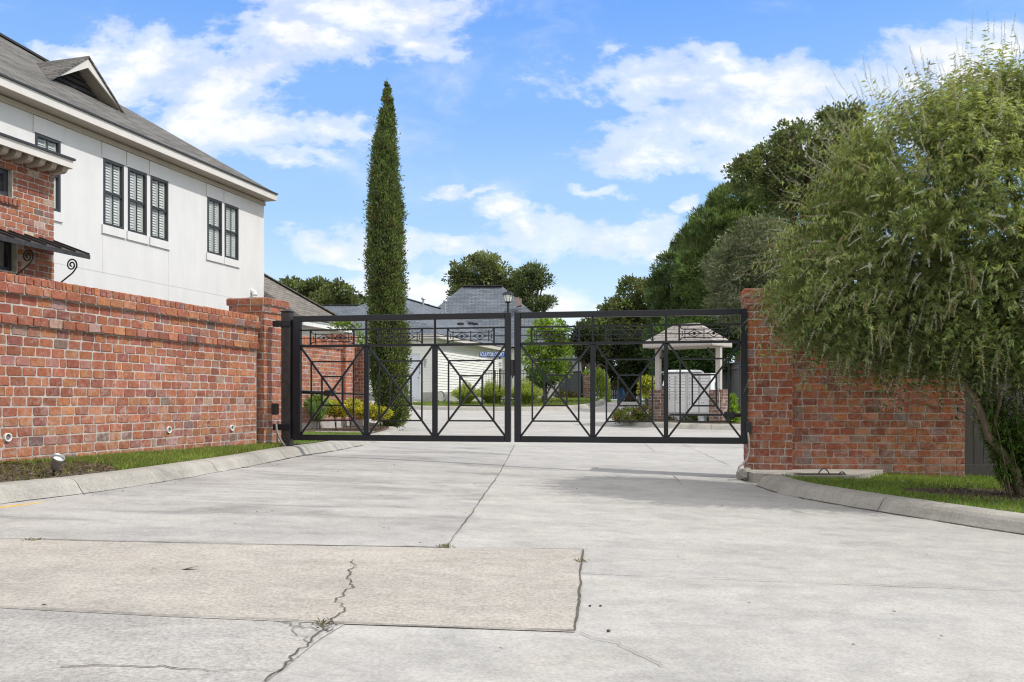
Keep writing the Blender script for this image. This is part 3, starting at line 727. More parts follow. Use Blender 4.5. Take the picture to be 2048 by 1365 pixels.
# concrete apron under the pier with two cable loops
cp = tag(bpy.data.objects.new('concrete_pad', None), 'low concrete pad at the foot of the right brick wall', 'pad'); COL.objects.link(cp); cp.location = (3.8, 10.7, 0)
b = MB(); z0 = .0
q = [(2.96, 10.42), (3.5, 10.02), (4.02, 10.02), (4.78, 10.95), (4.2, 11.03), (2.98, 10.97)]
top = [b.vert((x, y, z0)) for x, y in q]; bot = [b.vert((x, y, -.3)) for x, y in q]
b.face(top); [b.face((bot[i], bot[(i+1) % 6], top[(i+1) % 6], top[i])) for i in range(6)]
b.build('slab', M['conc_tan'], cp)
b = MB(); b.poly([(3.42, 10.2, z0+.004), (3.98, 10.2, z0+.004), (4.05, 10.36, z0+.004), (3.42, 10.36, z0+.004)]); b.build('handhole', M['rust'], cp)
for i, (cx, cy, wd, ht) in enumerate(((3.79, 10.33, .15, .075), (3.96, 10.2, .10, .045))):
    b = MB(); b.tube([(cx+wd*(t/10-.5), cy, z0-.01+ht*math.sin(math.pi*t/10)) for t in range(11)], .007, 6)
    tag(b.build('cable_loop', M['black'], None, True), ['taller bent black cable loop rising from the concrete pad', 'lower black cable loop on the pad edge by the grass'][i], 'cable', 'cable loops on the concrete pad')
# ================================================================ the gate
GA = Vector((-3.072, 12.02, 0)); GB = Vector((3.035, 11.0, 0)); GD = (GB-GA).normalized(); GN = Vector((GD.y, -GD.x, 0))  # GN faces the approach
def gt(px):
    a = ray(px); return (a*GA.y-GA.x)/(GD.x-a*GD.y)
def gp(t, z, n=0): return GA+GD*t+UP*(CAM+z)+GN*n
zT, zTR, zUR, zMR, zL1, zL0, zB1, zB0 = 1.18, 1.10, .98, .868, .772, .738, -.49, -.572
def mem(b, t0, t1, z0, z1, th, bev=True):
    c = gp((t0+t1)/2, (z0+z1)/2); b.cbox(c, t1-t0, th, z1-z0, GD, UP, min(.006, th*.2) if bev else 0)
def leaf(px0, px1, stile, mulls, label, flip):
    T0, T1 = gt(px0), gt(px1); s0, s1 = gt(stile[0]), gt(stile[1])
    root = thing('driveway_gate', gp((T0+T1)/2, zB0), label, 'gate', 'double driveway gate leaves')
    b = MB()
    mem(b, T0, s0, zB0, zT, .075); mem(b, s1, T1, zB0, zT, .075)
    mem(b, s0+.001, s1-.001, zTR, zT, .073); mem(b, s0+.001, s1-.001, zB0, zB1, .073)
    b.build('frame', M['iron'], root)
    b = MB()
    edges = [s0]+[gt(x) for m_ in mulls for x in m_]+[s1]
    mem(b, s0+.001, s1-.001, zL0, zL1, .05)
    mem(b, s0+.001, s1-.001, zUR-.011, zUR+.011, .024)
    mem(b, s0+.001, s1-.001, zMR-.005, zMR+.005, .010, False)
    b.build('rail', M['iron'], root)
    for x0, x1 in mulls:
        b = MB(); a, c = gt(x0), gt(x1); mid = (a+c)/2
        mem(b, a, c, zB1+.001, zL0-.001, .052); mem(b, mid-.014, mid+.014, zL1+.001, zTR-.001, .03)
        b.build('mullion', M['iron'], root)
    for i in range(3):
        a, c = edges[2*i], edges[2*i+1]
        W = c-a; H = zL0-zB1; b = MB()
        pt = lambda u, v: gp(a+u*W, zB1+v*H)
        for (u0, v0, u1, v1), dn in (((0, 0, 1, 1), .0), ((0, 1, 1, 0), .001)):
            b.bar(pt(u0, v0)+GN*dn, pt(u1, v1)+GN*dn, .026, .026, GN)
        for k in (.165, .335):
            for (u0, v0, u1, v1) in ((k, k, 1-k, k), (k, 1-k, 1-k, 1-k), (k, k, k, 1-k), (1-k, k, 1-k, 1-k)):
                b.bar(pt(u0, v0)-GN*.002, pt(u1, v1)-GN*.002, .021, .018, GN)
        b.build('lattice_panel', M['iron'], root)
        # wrought scroll ornament
        b = MB(); a2 = a if i == 0 else a; q = lambda s_, z, n=0: gp(a+s_*W, z, n)
        v0, v1 = .153, .84; mid = .4965
        for s_ in (v0, v1): b.bar(q(s_, zL1), q(s_, zUR), .022, .016, GN)
        for sg in (1, -1):
            zz = zMR+sg*.054; zend = zUR-.012 if sg > 0 else zL1+.01
            arc = []
            for t in range(7):
                th = t/6*math.pi/2; arc.append((.015+.045*math.sin(th)*0+.05*(1-math.cos(th)), zend+(zz-zend)*math.sin(th)))
            pts = [q(v0, z_)+GD*dx for dx, z_ in arc]+[q(v1, z_)-GD*dx for dx, z_ in arc[::-1]]
            b.tube(pts, .0065, 6)
        for s_ in (.232, mid, .761): b.bar(q(s_, zMR-.075), q(s_, zMR+.075), .011, .011, GN)
        for s_ in (.363, .630):
            for sg in (1, -1):
                for dr in (1, -1):
                    pts = []
                    for t in range(8):
                        k = t/7; dx = .12*(1-k); pts.append(q(s_, zMR+sg*.051*k**1.9 if k < 1 else zMR+sg*.051)+GD*dr*dx)
                    b.tube(pts, .0055, 6)
            for k in range(8):
                th = k*math.pi/4; o = q(s_, zMR); b.tube([o, o+(GD*math.cos(th)+UP*math.sin(th))*.018, o+(GD*math.cos(th)+UP*math.sin(th))*.024], [.004, .007, .003], 6)
        for s_ in (.196, .80):
            for sg in (1, -1):
                o = q(s_, zMR); b.tube([o, o+UP*sg*.012, o+UP*sg*.024, o+UP*sg*.032], [.004, .004, .009, .004], 6)
        b.build('scroll_ornament', M['iron'], root)
    return root
gl_ = leaf(587.8, 1021.8, (602, 1010), ((728, 737.5), (865, 875)), 'left leaf of the black iron gate, hung on the steel post', False)
gr_ = leaf(1029.3, 1494, (1042, 1481.5), ((1180.5, 1190.5), (1327.5, 1336.5)), 'right leaf of the black iron gate, next to the brick pier', True)
b = MB(); t0, t1 = gt(1021.9), gt(1029); b.cbox(gp((t0+t1)/2, (800-736)/F*11.5, .01), t1-t0-.004, .09, .215, GD, UP, .006); b.cbox(gp((t0+t1)/2, (800-754)/F*11.5, .01), .02, .03, .03, GD)
b.build('lock_box', M['black'], gl_)
# hinge post of the left leaf
gpst = thing('gate_post', (-3.2, 12.05, .2), 'square black steel hinge post between brick pier and left gate leaf', 'post')
t0, t1 = gt(566), gt(583.5); pc_ = gp((t0+t1)/2, 0); pc_.z = 0
b = MB(); b.cbox(Vector((pc_.x, pc_.y, .15+(1.235+CAM-.15)/2)), t1-t0, .125, 1.235+CAM-.15, GD, UP, .006); b.build('shaft', M['rust'], gpst)
b = MB(); b.cbox(Vector((pc_.x, pc_.y, CAM+1.235+.012)), t1-t0+.02, .145, .022, GD, UP, .006); b.build('post_cap', M['iron'], gpst)
for z in (1.07, -.385):
    b = MB(); b.cbox(Vector((pc_.x-.05, pc_.y, CAM+z))+GN*.075, .26, .022, .085, GD, UP, .004); b.cbox(Vector((pc_.x+.095, pc_.y, CAM+z)), .05, .05, .06, GD, UP, .008)
    b.build('hinge_bracket', M['iron'], gpst)
b = MB(); b.tube([gp(gt(585), zB0+.02), gp(gt(585), zT-.05)], .012, 8); b.build('hinge_rod', M['iron'], gpst)
b = MB(); b.cbox(Vector((-3.325, 11.93, CAM-.13))+GN*.0, .075, .09, .16, GD, UP, .008)
tag(b.build('junction_box', M['black']), 'small black electrical box mounted on the left brick pier', 'box')
b = MB(); b.tube([(-3.30, 11.9, CAM-.34), (-3.29, 11.88, CAM-.42), (-3.25, 11.86, CAM-.52), (-3.20, 11.85, CAM-.60), (-3.16, 11.84, .26)], .014, 8)
tag(b.build('conduit', M['cable'], None, True), 'grey flexible conduit beside the left gate post', 'cable')
# opener arms behind the leaves
def opener(pa, pb, pm, label):
    r_ = thing('gate_opener', pa, label, 'gate opener', 'gate opener arms')
    b = MB(); b.tube([pa, pm], .028, 10); b.build('motor_tube', M['black'], r_)
    b = MB(); b.tube([pm, pb], .014, 8); b.build('piston', M['black'], r_)
    b = MB(); b.cbox(pm, .14, .09, .085, (pb-pa), UP, .01); b.build('motor_head', M['black'], r_)
o_ = lambda px, z: gp(gt(px), z, -.22)
opener(o_(592, .112), o_(730, .075), o_(648, .095), 'slim black gate opener arm behind the left gate leaf')
opener(o_(1500, -.205), o_(1340, -.20), o_(1462, -.20), 'slim black gate opener arm behind the right gate leaf')
# control box and cable at the right pier
b = MB(); b.cbox(gp(gt(1496), (800-856)/F*10.97, .0)+GN*.045, .075, .06, .15, GD, UP, .006); tag(b.build('junction_box', M['black']), 'small black box low on the right pier edge', 'box')
b = MB(); z_ = lambda py, Y: CAM+(800-py)/F*Y
cp_ = [(1496, 866, 10.9), (1498, 885, 10.86), (1498, 902, 10.82), (1494, 918, 10.78), (1486, 928, 10.72), (1478, 935, 10.66), (1476, 945, 10.6), (1482, 952, 10.55), (1494, 956, 10.52)]
b.tube([P(x, y, Y) for x, y, Y in cp_], .013, 8); tag(b.build('cable', M['cable'], None, True), 'grey cable hanging from the right gate box down to the kerb', 'cable')
b = MB(); c = P(1489, 944, 10.72)
for dx, dy, dz, r in ((0, 0, 0, .07), (.05, .04, .0, .06), (-.03, .05, -.01, .055)):
    n = 8; b.lathe((c.x+dx, c.y+dy, c.z-.09+dz), [(r*.7, 0), (r, .04), (r*.95, .09), (r*.6, .125), (.01, .135)], 9)
for i, v in enumerate(b.v): b.v[i] = (v[0]+random.uniform(-.008, .008), v[1]+random.uniform(-.008, .008), v[2]+random.uniform(-.008, .008))
tag(b.build('concrete_lump', M['kerb']), 'broken lump of concrete at the foot of the right pier', 'concrete lump')
# broken landscape spotlight in the left mulch
c = P(112, 930, 7.05)
sp = thing('landscape_spotlight', (c.x, c.y, c.z-.06), 'tilted silver landscape spotlight lying in the mulch', 'spotlight')
b = MB(); ax = Vector((.45, -.35, .75)).normalized(); u = ax.cross(UP).normalized(); v = ax.cross(u); rg = []
for r, d in ((.02, -.02), (.036, 0), (.042, .03), (.047, .10), (.05, .112), (.044, .115), (.04, .085)):
    rg.append([b.vert(c+ax*(d-.03)+(u*math.cos(2*math.pi*k/14)+v*math.sin(2*math.pi*k/14))*r) for k in range(14)])
b.face(rg[0][::-1])
for A, B in zip(rg, rg[1:]):
    for k in range(14): b.face((A[k], A[(k+1) % 14], B[(k+1) % 14], B[k]))
b.build('lamp_housing', M['chrome'], sp, True)
b = MB(); b.face([b.vert(c+ax*.056+(u*math.cos(2*math.pi*k/14)+v*math.sin(2*math.pi*k/14))*.041) for k in range(14)]); b.build('lens', M['frost'], sp)
b = MB(); b.tube([c-ax*.05, c-ax*.09-UP*.03, (c.x-.03, c.y, c.z-.16)], .012, 8); b.build('stake', M['black'], sp)
# ================================================================ houses
def plane_uv(C, px, py=None):
    """along-wall distance u (towards the camera, -DV) and height at a pixel, on the wall plane through C"""
    a = ray(px); u = (C.x-a*C.y)/(.2723-.9622*a); Y = C.y-.9622*u
    return u if py is None else (u, CAM+(800-py)/F*Y)
def wall_holes(b, O, U, V, N, u0, u1, v0, v1, holes, depth=.10):
    us = sorted({u0, u1, *[h[0] for h in holes], *[h[1] for h in holes]}); vs = sorted({v0, v1, *[h[2] for h in holes], *[h[3] for h in holes]})
    for i in range(len(us)-1):
        for j in range(len(vs)-1):
            cu, cv_ = (us[i]+us[i+1])/2, (vs[j]+vs[j+1])/2
            if any(h[0] < cu < h[1] and h[2] < cv_ < h[3] for h in holes): continue
            b.poly([O+U*us[i]+V*vs[j], O+U*us[i+1]+V*vs[j], O+U*us[i+1]+V*vs[j+1], O+U*us[i]+V*vs[j+1]])
    for h in holes:
        c = [O+U*x+V*y for x, y in ((h[0], h[2]), (h[1], h[2]), (h[1], h[3]), (h[0], h[3]))]
        for p, q in zip(c, c[1:]+c[:1]): b.poly([p, q, q-N*depth, p-N*depth])
def window(parent, O, U, N, u0, u1, v0, v1, grid=(2, 2), blind=True, fr=.055, m=None, inset=.03):
    """frame with a meeting rail and muntins, a glass pane and shutters behind"""
    m = m or M['dkframe']; b = MB(); V = UP
    pt = lambda u, v, n=0: O+U*u+V*v+N*n
    def fb(a0, a1, c0, c1, n0, n1): b.box(pt(a0, c0, n0), U*(a1-a0), V*(c1-c0), N*(n1-n0))
    n0, n1 = -.06, .012
    fb(u0, u0+fr, v0, v1, n0, n1); fb(u1-fr, u1, v0, v1, n0, n1); fb(u0+fr+.0005, u1-fr-.0005, v0, v0+fr, n0, n1-.002); fb(u0+fr+.0005, u1-fr-.0005, v1-fr, v1, n0, n1-.002)
    iu0, iu1, iv0, iv1 = u0+fr, u1-fr, v0+fr, v1-fr; mw = .018
    for k in range(1, grid[0]): x = iu0+(iu1-iu0)*k/grid[0]; fb(x-mw/2, x+mw/2, iv0+.001, iv1-.001, -.030, -.006)
    for k in range(1, grid[1]): y = iv0+(iv1-iv0)*k/grid[1]; fb(iu0+.001, iu1-.001, y-.026, y+.026, -.031, -.002)
    w = b.build('window', m, parent)
    b = MB(); b.poly([pt(iu0, iv0, -.034), pt(iu1, iv0, -.034), pt(iu1, iv1, -.034), pt(iu0, iv1, -.034)]); b.build('pane', M['glass'], w)
    if blind:
        b = MB(); n = int((iv1-iv0)/.058)
        b.box(pt(iu0, iv0, -.085), U*.04, V*(iv1-iv0), N*.03); b.box(pt(iu1-.04, iv0, -.085), U*.04, V*(iv1-iv0), N*.03)
        xm = (iu0+iu1)/2; b.box(pt(xm-.03, iv0, -.084), U*.06, V*(iv1-iv0), N*.03)
        b.box(pt(iu0, (iv0+iv1)/2-.03, -.083), U*(iu1-iu0), V*.06, N*.03)
        for k in range(n):
            y = iv0+(k+.5)*(iv1-iv0)/n
            b.poly([pt(iu0+.03, y-.031, -.060), pt(iu1-.03, y-.031, -.060), pt(iu1-.03, y+.025, -.082), pt(iu0+.03, y+.025, -.082)])
        b.build('shutter', M['white'], w)
    b = MB(); b.box(pt(u0, v0, -.35), U*(u1-u0), V*(v1-v0), N*.02); b.build('interior', M['dark'], w)
    return w
def fascia_run(b, C, U, N, u0, u1, z, o, h=.18):
    b.box(C+U*u0+N*(o-.03)+UP*(z-h-C.z), U*(u1-u0), N*.03, UP*h)

# ---- the white two-storey house
HC = Vector((-7.0, 24.0, 0)); U_ = -DV
h1 = thing('stucco_house', (-9, 17, .3), 'white stucco two-storey house with charcoal windows and brick entry bay', 'house')
px_w = [(206.4, 247, 314, 448), (255.6, 293, 334, 463), (300.8, 336, 353, 474), (414.4, 443.5, 394, 507), (449, 476.5, 406, 515), (70, 120.5, 261, 405)]
holes = []
for x0, x1, y0, y1 in px_w:
    ua, va = plane_uv(HC, x0, y0); ub = plane_uv(HC, x1); _, vb = plane_uv(HC, x0, y1); holes.append([ub, ua, vb, va])
vt = sum(h[3] for h in holes[:5])/5; vbm = sum(h[2] for h in holes[:5])/5
for h in holes: h[2], h[3] = vbm, vt
b = MB(); EZ = 6.50
wall_holes(b, HC, U_, UP, NV, 0, 15, .1, EZ, [tuple(h) for h in holes])
b.poly([HC+UP*.1, HC-NV*10+UP*.1, HC-NV*10+UP*EZ, HC+UP*EZ]); e_ = HC+U_*15; b.poly([e_+UP*.1, e_-NV*10+UP*.1, e_-NV*10+UP*EZ, e_+UP*EZ])
b.build('wall', M['stucco'], h1)
for h in holes:
    window(h1, HC, U_, NV, *h)
    b = MB(); b.cbox(HC+U_*((h[0]+h[1])/2)+UP*(vt+.16)+NV*.012, h[1]-h[0]+.10, .03, .315, U_, UP); b.build('lintel', M['stucco'], h1)
    b = MB(); b.cbox(HC+U_*((h[0]+h[1])/2)+UP*(vbm-.095)+NV*.016, h[1]-h[0]+.10, .04, .185, U_, UP); b.build('sill', M['stucco'], h1)
b = MB(); uj, vj = plane_uv(HC, 300, 564)
def groove(u0, u1, v0, v1):
    b.box(HC+U_*u0+UP*v0+NV*.0005, U_*(u1-u0), UP*(v1-v0), NV*.0025)
groove(0, 15, vj, vj+.012)
for px in (337, 206): u = plane_uv(HC, px); groove(u, u+.012, vj+.014, vbm-.2)
u = plane_uv(HC, 478); groove(u, u+.012, .3, vj-.002)
u = plane_uv(HC, 338); groove(u, u+.012, .3, vj-.002)
b.build('expansion_joint', M['groove'], h1)
# eaves
ov = .40; EC = HC+NV*ov+UP*6.66
b = MB(); fascia_run(b, Vector((HC.x, HC.y, 0)), U_, NV, -.03, 15.4, 6.66, ov, .165)
b.box(HC+NV*.0-DV*-.002+UP*6.495, DV*.03, NV*(ov-.031), UP*.165); b.box(HC-NV*10+UP*6.495, DV*.03, NV*(9.999), UP*.165)
b.build('fascia', M['trim'], h1)
b = MB(); b.poly([HC+UP*6.497, HC+NV*(ov-.031)+UP*6.497, HC+NV*(ov-.031)+U_*15.4+UP*6.497, HC+U_*15.4+UP*6.497])
b.box(HC+NV*.001+UP*6.37, U_*15, NV*.05, UP*.10); b.build('soffit', M['soffit'], h1)
b = MB(); b.box(EC+NV*.015+DV*.03+UP*.001, U_*15.4, NV*.02, UP*.035); b.build('drip_edge', M['drip'], h1)
RM = .645; w_ = 6.2
E0 = HC+NV*(ov+.02)+DV*.05+UP*6.68; apex = E0-NV*w_-DV*w_+UP*RM*w_
E1 = E0+U_*15.5; apex2 = apex+U_*9
b = MB(); b.poly([E0, apex, apex2, E1]); b.mi = 1; b.poly([E0, E0-NV*2*w_, apex]); b.mi = 0; b.poly([E0-NV*2*w_, E1-NV*2*w_, apex2, apex])
rf = b.build('roof', [M['roof_brown'], M['roof_brown_end']], h1)
b = MB(); b.bar(E0+(apex-E0)*.52+UP*.02, apex+UP*.02, .22, .05, UP); b.bar(apex+UP*.02, apex2+UP*.02, .22, .05, UP); b.build('ridge_cap', M['drip'], rf)
# dormer gable with dark louvers
pp_ = 1.7; D0 = E0-NV*pp_
uL, uR, uA = 6.38, 4.07, 5.235
zb_ = 6.68+RM*pp_; zA = CAM+(800-110)/F*19.3
gbl = lambda u, z, n=0: Vector((D0.x, D0.y, 0))+U_*u+UP*z+NV*n
hw = (uL-uR)/2
b = MB()
for uB in (uL, uR):
    # roof slope of the dormer, running back into the main roof
    back = (zA-zb_)/RM
    b.poly([gbl(uB, zb_, .02), gbl(uA, zA, .02), gbl(uA, zA, -back), ] if True else [])
    b.poly([gbl(uB, zb_-.05, .02), gbl(uA, zA-.05, .02), gbl(uA, zA, .02), gbl(uB, zb_, .02)])
dm = b.build('dormer_roof', [M['roof_brown_end']], h1)
b = MB()
for uB, sg in ((uL, 1), (uR, -1)):
    a, c = gbl(uB+.0*sg, zb_-.04, -.01), gbl(uA, zA-.055, -.01); d = (c-a).normalized(); t = NV.cross(d)*(-1 if NV.cross(d).z > 0 else 1)
    b.hexa([a, c, c-UP*.215, a+t*.0+d*.22-UP*.0, a-NV*.04, c-NV*.04, c-UP*.215-NV*.04, a+d*.22-NV*.04])
b.build('rake_board', M['trim'], dm)
b = MB()
for uB in (uL, uR):
    a, c = gbl(uB, zb_-.02, -.02), gbl(uA, zA-.06, -.02)
    b.poly([a+(c-a)*.1, c-UP*.1, c-UP*.1-NV*.5, a+(c-a)*.1-NV*.5])
b.build('dormer_soffit', M['soffit'], dm)
b = MB(); b.poly([gbl(uL-.1, zb_+.0, -.42), gbl(uR+.1, zb_, -.42), gbl(uA, zA-.16, -.42)])
n = 6; Hh = zA-.2-zb_
for k in range(n):
    z0, z1 = zb_+Hh*k/n, zb_+Hh*(k+.86)/n; f0 = 1-k/n; f1 = 1-(k+.86)/n
    b.poly([gbl(uA+(hw-.12)*f0, z0, -.34), gbl(uA-(hw-.12)*f0, z0, -.34), gbl(uA-(hw-.12)*f1, z1, -.40), gbl(uA+(hw-.12)*f1, z1, -.40)])
b.build('gable_louver', M['louver'], dm)
# ---- brick entry bay
BC = Vector((-6.74, 12.5, 0)); bz = 4.35
uw, vwt = plane_uv(BC, 24, 340); vwb = plane_uv(BC, 24, 396)[1]
ud, vdt = plane_uv(BC, 33, 478); vdb = plane_uv(BC, 33, 545)[1]
hl = [(uw, uw+.62, vwb, vwt), (ud, ud+.7, vdb, vdt)]
b = MB(); b.mi = 1
wall_holes(b, BC, U_, UP, NV, 0, 3.6, .2, bz, hl, .16)
b.poly([BC+UP*.2, BC-NV*2.9+UP*.2, BC-NV*2.9+UP*bz, BC+UP*bz]); e_ = BC+U_*3.6; b.poly([e_+UP*.2, e_-NV*2.9+UP*.2, e_-NV*2.9+UP*bz, e_+UP*bz]); b.mi = 0
nr = rows(1.6, bz, .088); mir = lambda h: h
panel(b, BC, U_, UP, NV, 3.6, nr, .185, pal=RED+[((.55, .40, .33), 1.5)], holes=[(h[0]-.02, h[1]+.02, h[2], h[3]) for h in hl])
b.build('brick_bay', [M['brick'], M['mortar']], h1)
b = MB()
panel(b, BC+U_*(uw-.08)+UP*(vwb-.11)+NV*.03, U_, UP, NV, .8, [(0, .10)], .07, .02); b.mi = 1; b.box(BC+U_*(uw-.08)+UP*(vwb-.108), U_*.8, UP*.095, NV*.028)
b.build('brick_sill', [M['brick'], M['mortar']], h1)
window(h1, BC-NV*.08, U_, NV, *hl[0], grid=(1, 1), fr=.07)
window(h1, BC-NV*.10, U_, NV, *hl[1], grid=(1, 1), fr=.06, blind=False)
# bay roof with rounded rafter tails
zt_ = 4.39
b = MB(); o_b = BC+NV*.35+UP*zt_; b.poly([o_b+DV*.02, o_b+U_*3.9, o_b+U_*3.9-NV*3.2+UP*.9, o_b+DV*.02-NV*3.2+UP*.9])
b.box(o_b+DV*.03-NV*.03+UP*.0, U_*3.9, NV*.05, UP*.03); b.build('bay_roof', M['drip'], h1)
b = MB(); b.box(o_b+DV*.01-NV*.05-UP*.115, U_*3.9, NV*.04, UP*.115); b.box(o_b+DV*.01-NV*3.0-UP*.11, DV*.03, NV*2.95, UP*.11); b.poly([o_b-UP*.10-NV*.05, o_b-UP*.10-NV*.05+U_*3.9, o_b-UP*.04-NV*.36+U_*3.9, o_b-UP*.04-NV*.36])
b.build('bay_fascia', M['trim'], h1)
for k in range(14):
    u = .055+.205*k; b = MB(); n = 8; r = .085
    prof = [(.0, 0)]+[(.02+r*2.4*math.sin(t/n*math.pi/2)*0+.24*(t/n), -r*math.sin(math.pi*(.5+.5*t/n))) for t in range(n+1)]
    pts = [BC+U_*u+NV*(.28-.28*t/8)*1.0-UP*0 for t in range(9)]
    zz = [zt_-.105-.085*math.sqrt(max(0, 1-(1-t/3)**2)) if t < 3 else zt_-.19 for t in range(9)]
    L_, R_ = [], []
    for p, z in zip(pts, zz): L_.append(b.vert(p+U_*.045+UP*z)); R_.append(b.vert(p-U_*.045+UP*z))
    tl = [b.vert(p+U_*.045+UP*(zt_-.1)) for p in pts]; tr_ = [b.vert(p-U_*.045+UP*(zt_-.1)) for p in pts]
    for i in range(8):
        b.face((L_[i], L_[i+1], R_[i+1], R_[i])); b.face((L_[i], tl[i], tl[i+1], L_[i+1])); b.face((R_[i], R_[i+1], tr_[i+1], tr_[i]))
    b.face((L_[0], R_[0], tr_[0], tl[0])); b.build('rafter_tail', M['soffit'], h1)
# standing-seam awning and scroll brackets
za, zo, pj = 3.21, 2.985, .64
A0 = BC+UP*za+NV*.012; A1 = BC+UP*zo+NV*pj
b = MB(); L_ = 3.4
b.hexa([A0, A0+U_*L_, A1+U_*L_, A1, A0+UP*.012, A0+U_*L_+UP*.012, A1+U_*L_+UP*.012, A1+UP*.012])
for k in range(13):
    u = .01+k*.26; b.bar(A0+U_*u+UP*.02, A1+U_*u+UP*.02, .02, .035, UP)
b.box(A1-NV*.0-UP*.05, U_*L_, NV*.012, UP*.06)
aw = b.build('awning', M['rust'], h1)
def scroll(u):
    b = MB(); base = BC+U_*u+NV*.01+UP*2.50; sc = []
    q = lambda n_, z: BC+U_*u+NV*n_+UP*z
    pts = [q(.015, 2.50), q(.12, 2.60), q(.25, 2.68), q(.36, 2.75), q(.43, 2.83)]
    cx, cz = .34, 2.865
    for t in range(30):
        th = -.35+t/29*3.6*math.pi; r = .095*(1-t/29*.83); pts.append(q(cx+r*math.cos(th), cz+r*math.sin(th)))
    b.tube(pts, .011, 6); b.tube([q(.02, 3.14), q(.61, 2.955)], .012, 6)
    b.build('awning_bracket', M['rust'], h1)
scroll(.02); scroll(.80)
# little floodlight on the end of the house
us, vs_ = plane_uv(HC, 503, 583); c = HC+U_*us+UP*vs_+NV*.10
b = MB(); b.cbox(c-NV*.07, .10, .06, .10, U_, UP, .01); b.tube([c-NV*.05, c+NV*.04-UP*.02], .03, 10); b.lathe((c.x, c.y, c.z-.13), [(.06, 0), (.075, .05), (.05, .10), (.02, .12)], 12)
tag(b.build('floodlight', M['white'], None, True), 'small white floodlight on the end of the stucco house wall', 'floodlight')

# ---- garage with the tan hip roof behind the gate pier
GC = Vector((-5.22, 28.0, 0)); gz = 3.29
h2 = thing('garage', (-8, 25, .4), 'white garage with tan hip roof directly behind the left brick pier', 'garage')
Gw = GC-NV*.45-DV*.45
b = MB(); b.box(Gw+UP*.2-DV*3.4, DV*3.4, -NV*7, UP*(gz-.28)); b.build('wall', M['siding'], h2)
b = MB(); b.box(GC+UP*(gz-.2)-DV*4.1, DV*4.1, -NV*.03, UP*.2); b.box(GC+UP*(gz-.2)-NV*.031, -NV*8, -DV*.03, UP*.2); b.build('fascia', M['white'], h2)
b = MB(); b.poly([GC+UP*(gz-.19), GC+UP*(gz-.19)-DV*4.1, GC+UP*(gz-.19)-DV*4.1-NV*.6, GC+UP*(gz-.19)-NV*.6]); b.build('soffit', M['soffit'], h2)
b = MB(); wv = 4.0; E0 = GC+NV*.03+DV*.03+UP*(gz+.005); ap = E0-NV*wv-DV*wv+UP*.716*wv; E1 = E0-DV*4.15
b.poly([E0, ap, E1]); b.mi = 1; b.poly([E0, E0-NV*2*wv, ap])
b.build('roof', [M['roof_tan'], M['roof_tan_end']], h2)
b = MB(); b.bar(E0+UP*.03, ap+UP*.03, .24, .03, UP); b.build('hip_cap', M['roof_tan_end'], h2)
b = MB(); b.box(E0-UP*.03+NV*.01, -DV*4.1, NV*.015, UP*.03); b.build('drip_edge', M['drip'], h2)

# ---- the white lap-sided house with blue-grey roofs
h3 = thing('sided_house', (-4, 44, .9), 'white lap-sided house with blue grey hip roofs beyond the gate', 'house')
SC = Vector((-3.49, 38.0, 0)); sz = 3.80; bz0 = .9
def lap(b, O, U, N, L, z0, z1, pit=.125, holes=()):
    n = int((z1-z0)/pit)
    for k in range(n+1):
        a, c = z0+k*pit, min(z1, z0+(k+1)*pit)
        if c-a < .01: continue
        segs = [(0, L)]
        for h0, h1_, g0, g1 in holes:
            if c > g0 and a < g1: segs = [s for p, q in segs for s in ((p, min(q, h0)), (max(p, h1_), q)) if s[1]-s[0] > .01]
        for p, q in segs:
            b.poly([O+U*p+UP*a+N*.026, O+U*q+UP*a+N*.026, O+U*q+UP*c+N*.004, O+U*p+UP*c+N*.004])
            b.poly([O+U*p+UP*a, O+U*q+UP*a, O+U*q+UP*a+N*.026, O+U*p+UP*a+N*.026])
# right side (parallel to the street wall) and front with a door
b = MB(); SW = SC-NV*.0; Ld = 12.5
dx0, dx1 = None, None
fU = -NV; FN = -DV
def front_u(px): a = ray(px); return (SC.x-a*SC.y)/(NV.x-a*NV.y)     # distance along -NV
d1, d0 = front_u(818.5), front_u(840.5)
lap(b, SW, DV, NV, Ld, bz0+.36, sz-.15); lap(b, SW, fU, FN, 8.0, bz0+.33, sz-.15, holes=[(d0-.1, d1+.1, 0, 2.98)])
b.box(SW+UP*.5-DV*-.03-NV*.03, DV*(Ld-.03), -NV*7.9, UP*(sz-.5)); b.build('wall', M['siding'], h3)
b = MB(); b.box(SW+UP*.4+NV*.03, DV*Ld, -NV*.2, UP*(bz0+.36-.4)); b.box(SW+UP*.4+FN*.02, fU*(d0-.11), DV*.2, UP*(bz0+.33-.4)); b.box(SW+UP*.4+FN*.02+fU*(d1+.11), fU*(8-d1-.11), DV*.2, UP*(bz0+.33-.4)); b.build('foundation', M['found'], h3)
b = MB(); b.box(SW+NV*.03+FN*.03+UP*(bz0+.33), -NV*.13, DV*.03, UP*(sz-bz0-.48)); b.box(SW+NV*.03+FN*.0+UP*(bz0+.33), DV*.12, NV*.008, UP*(sz-bz0-.48)); b.build('corner_board', M['white'], h3)
b = MB(); O = SW+fU*d0+UP*(bz0-.0); W_ = d1-d0
for a0, a1 in ((-.1, 0), (W_, W_+.1)): b.box(O+fU*a0+FN*.03, fU*(a1-a0), DV*.04, UP*2.07)
b.box(O+fU*-.1+FN*.03+UP*2.071, fU*(W_+.2), DV*.04, UP*.11); b.build('door_frame', M['white'], h3)
b = MB(); b.box(O+FN*.005, fU*W_, DV*.03, UP*2.05)
for k in range(6): b.box(O+fU*.08+FN*.012+UP*(.10+k*.325), fU*(W_-.16), DV*.01, UP*.27)
dr = b.build('door', mat('pale door paint', (.66, .70, .78), .03, 3, .5), h3)
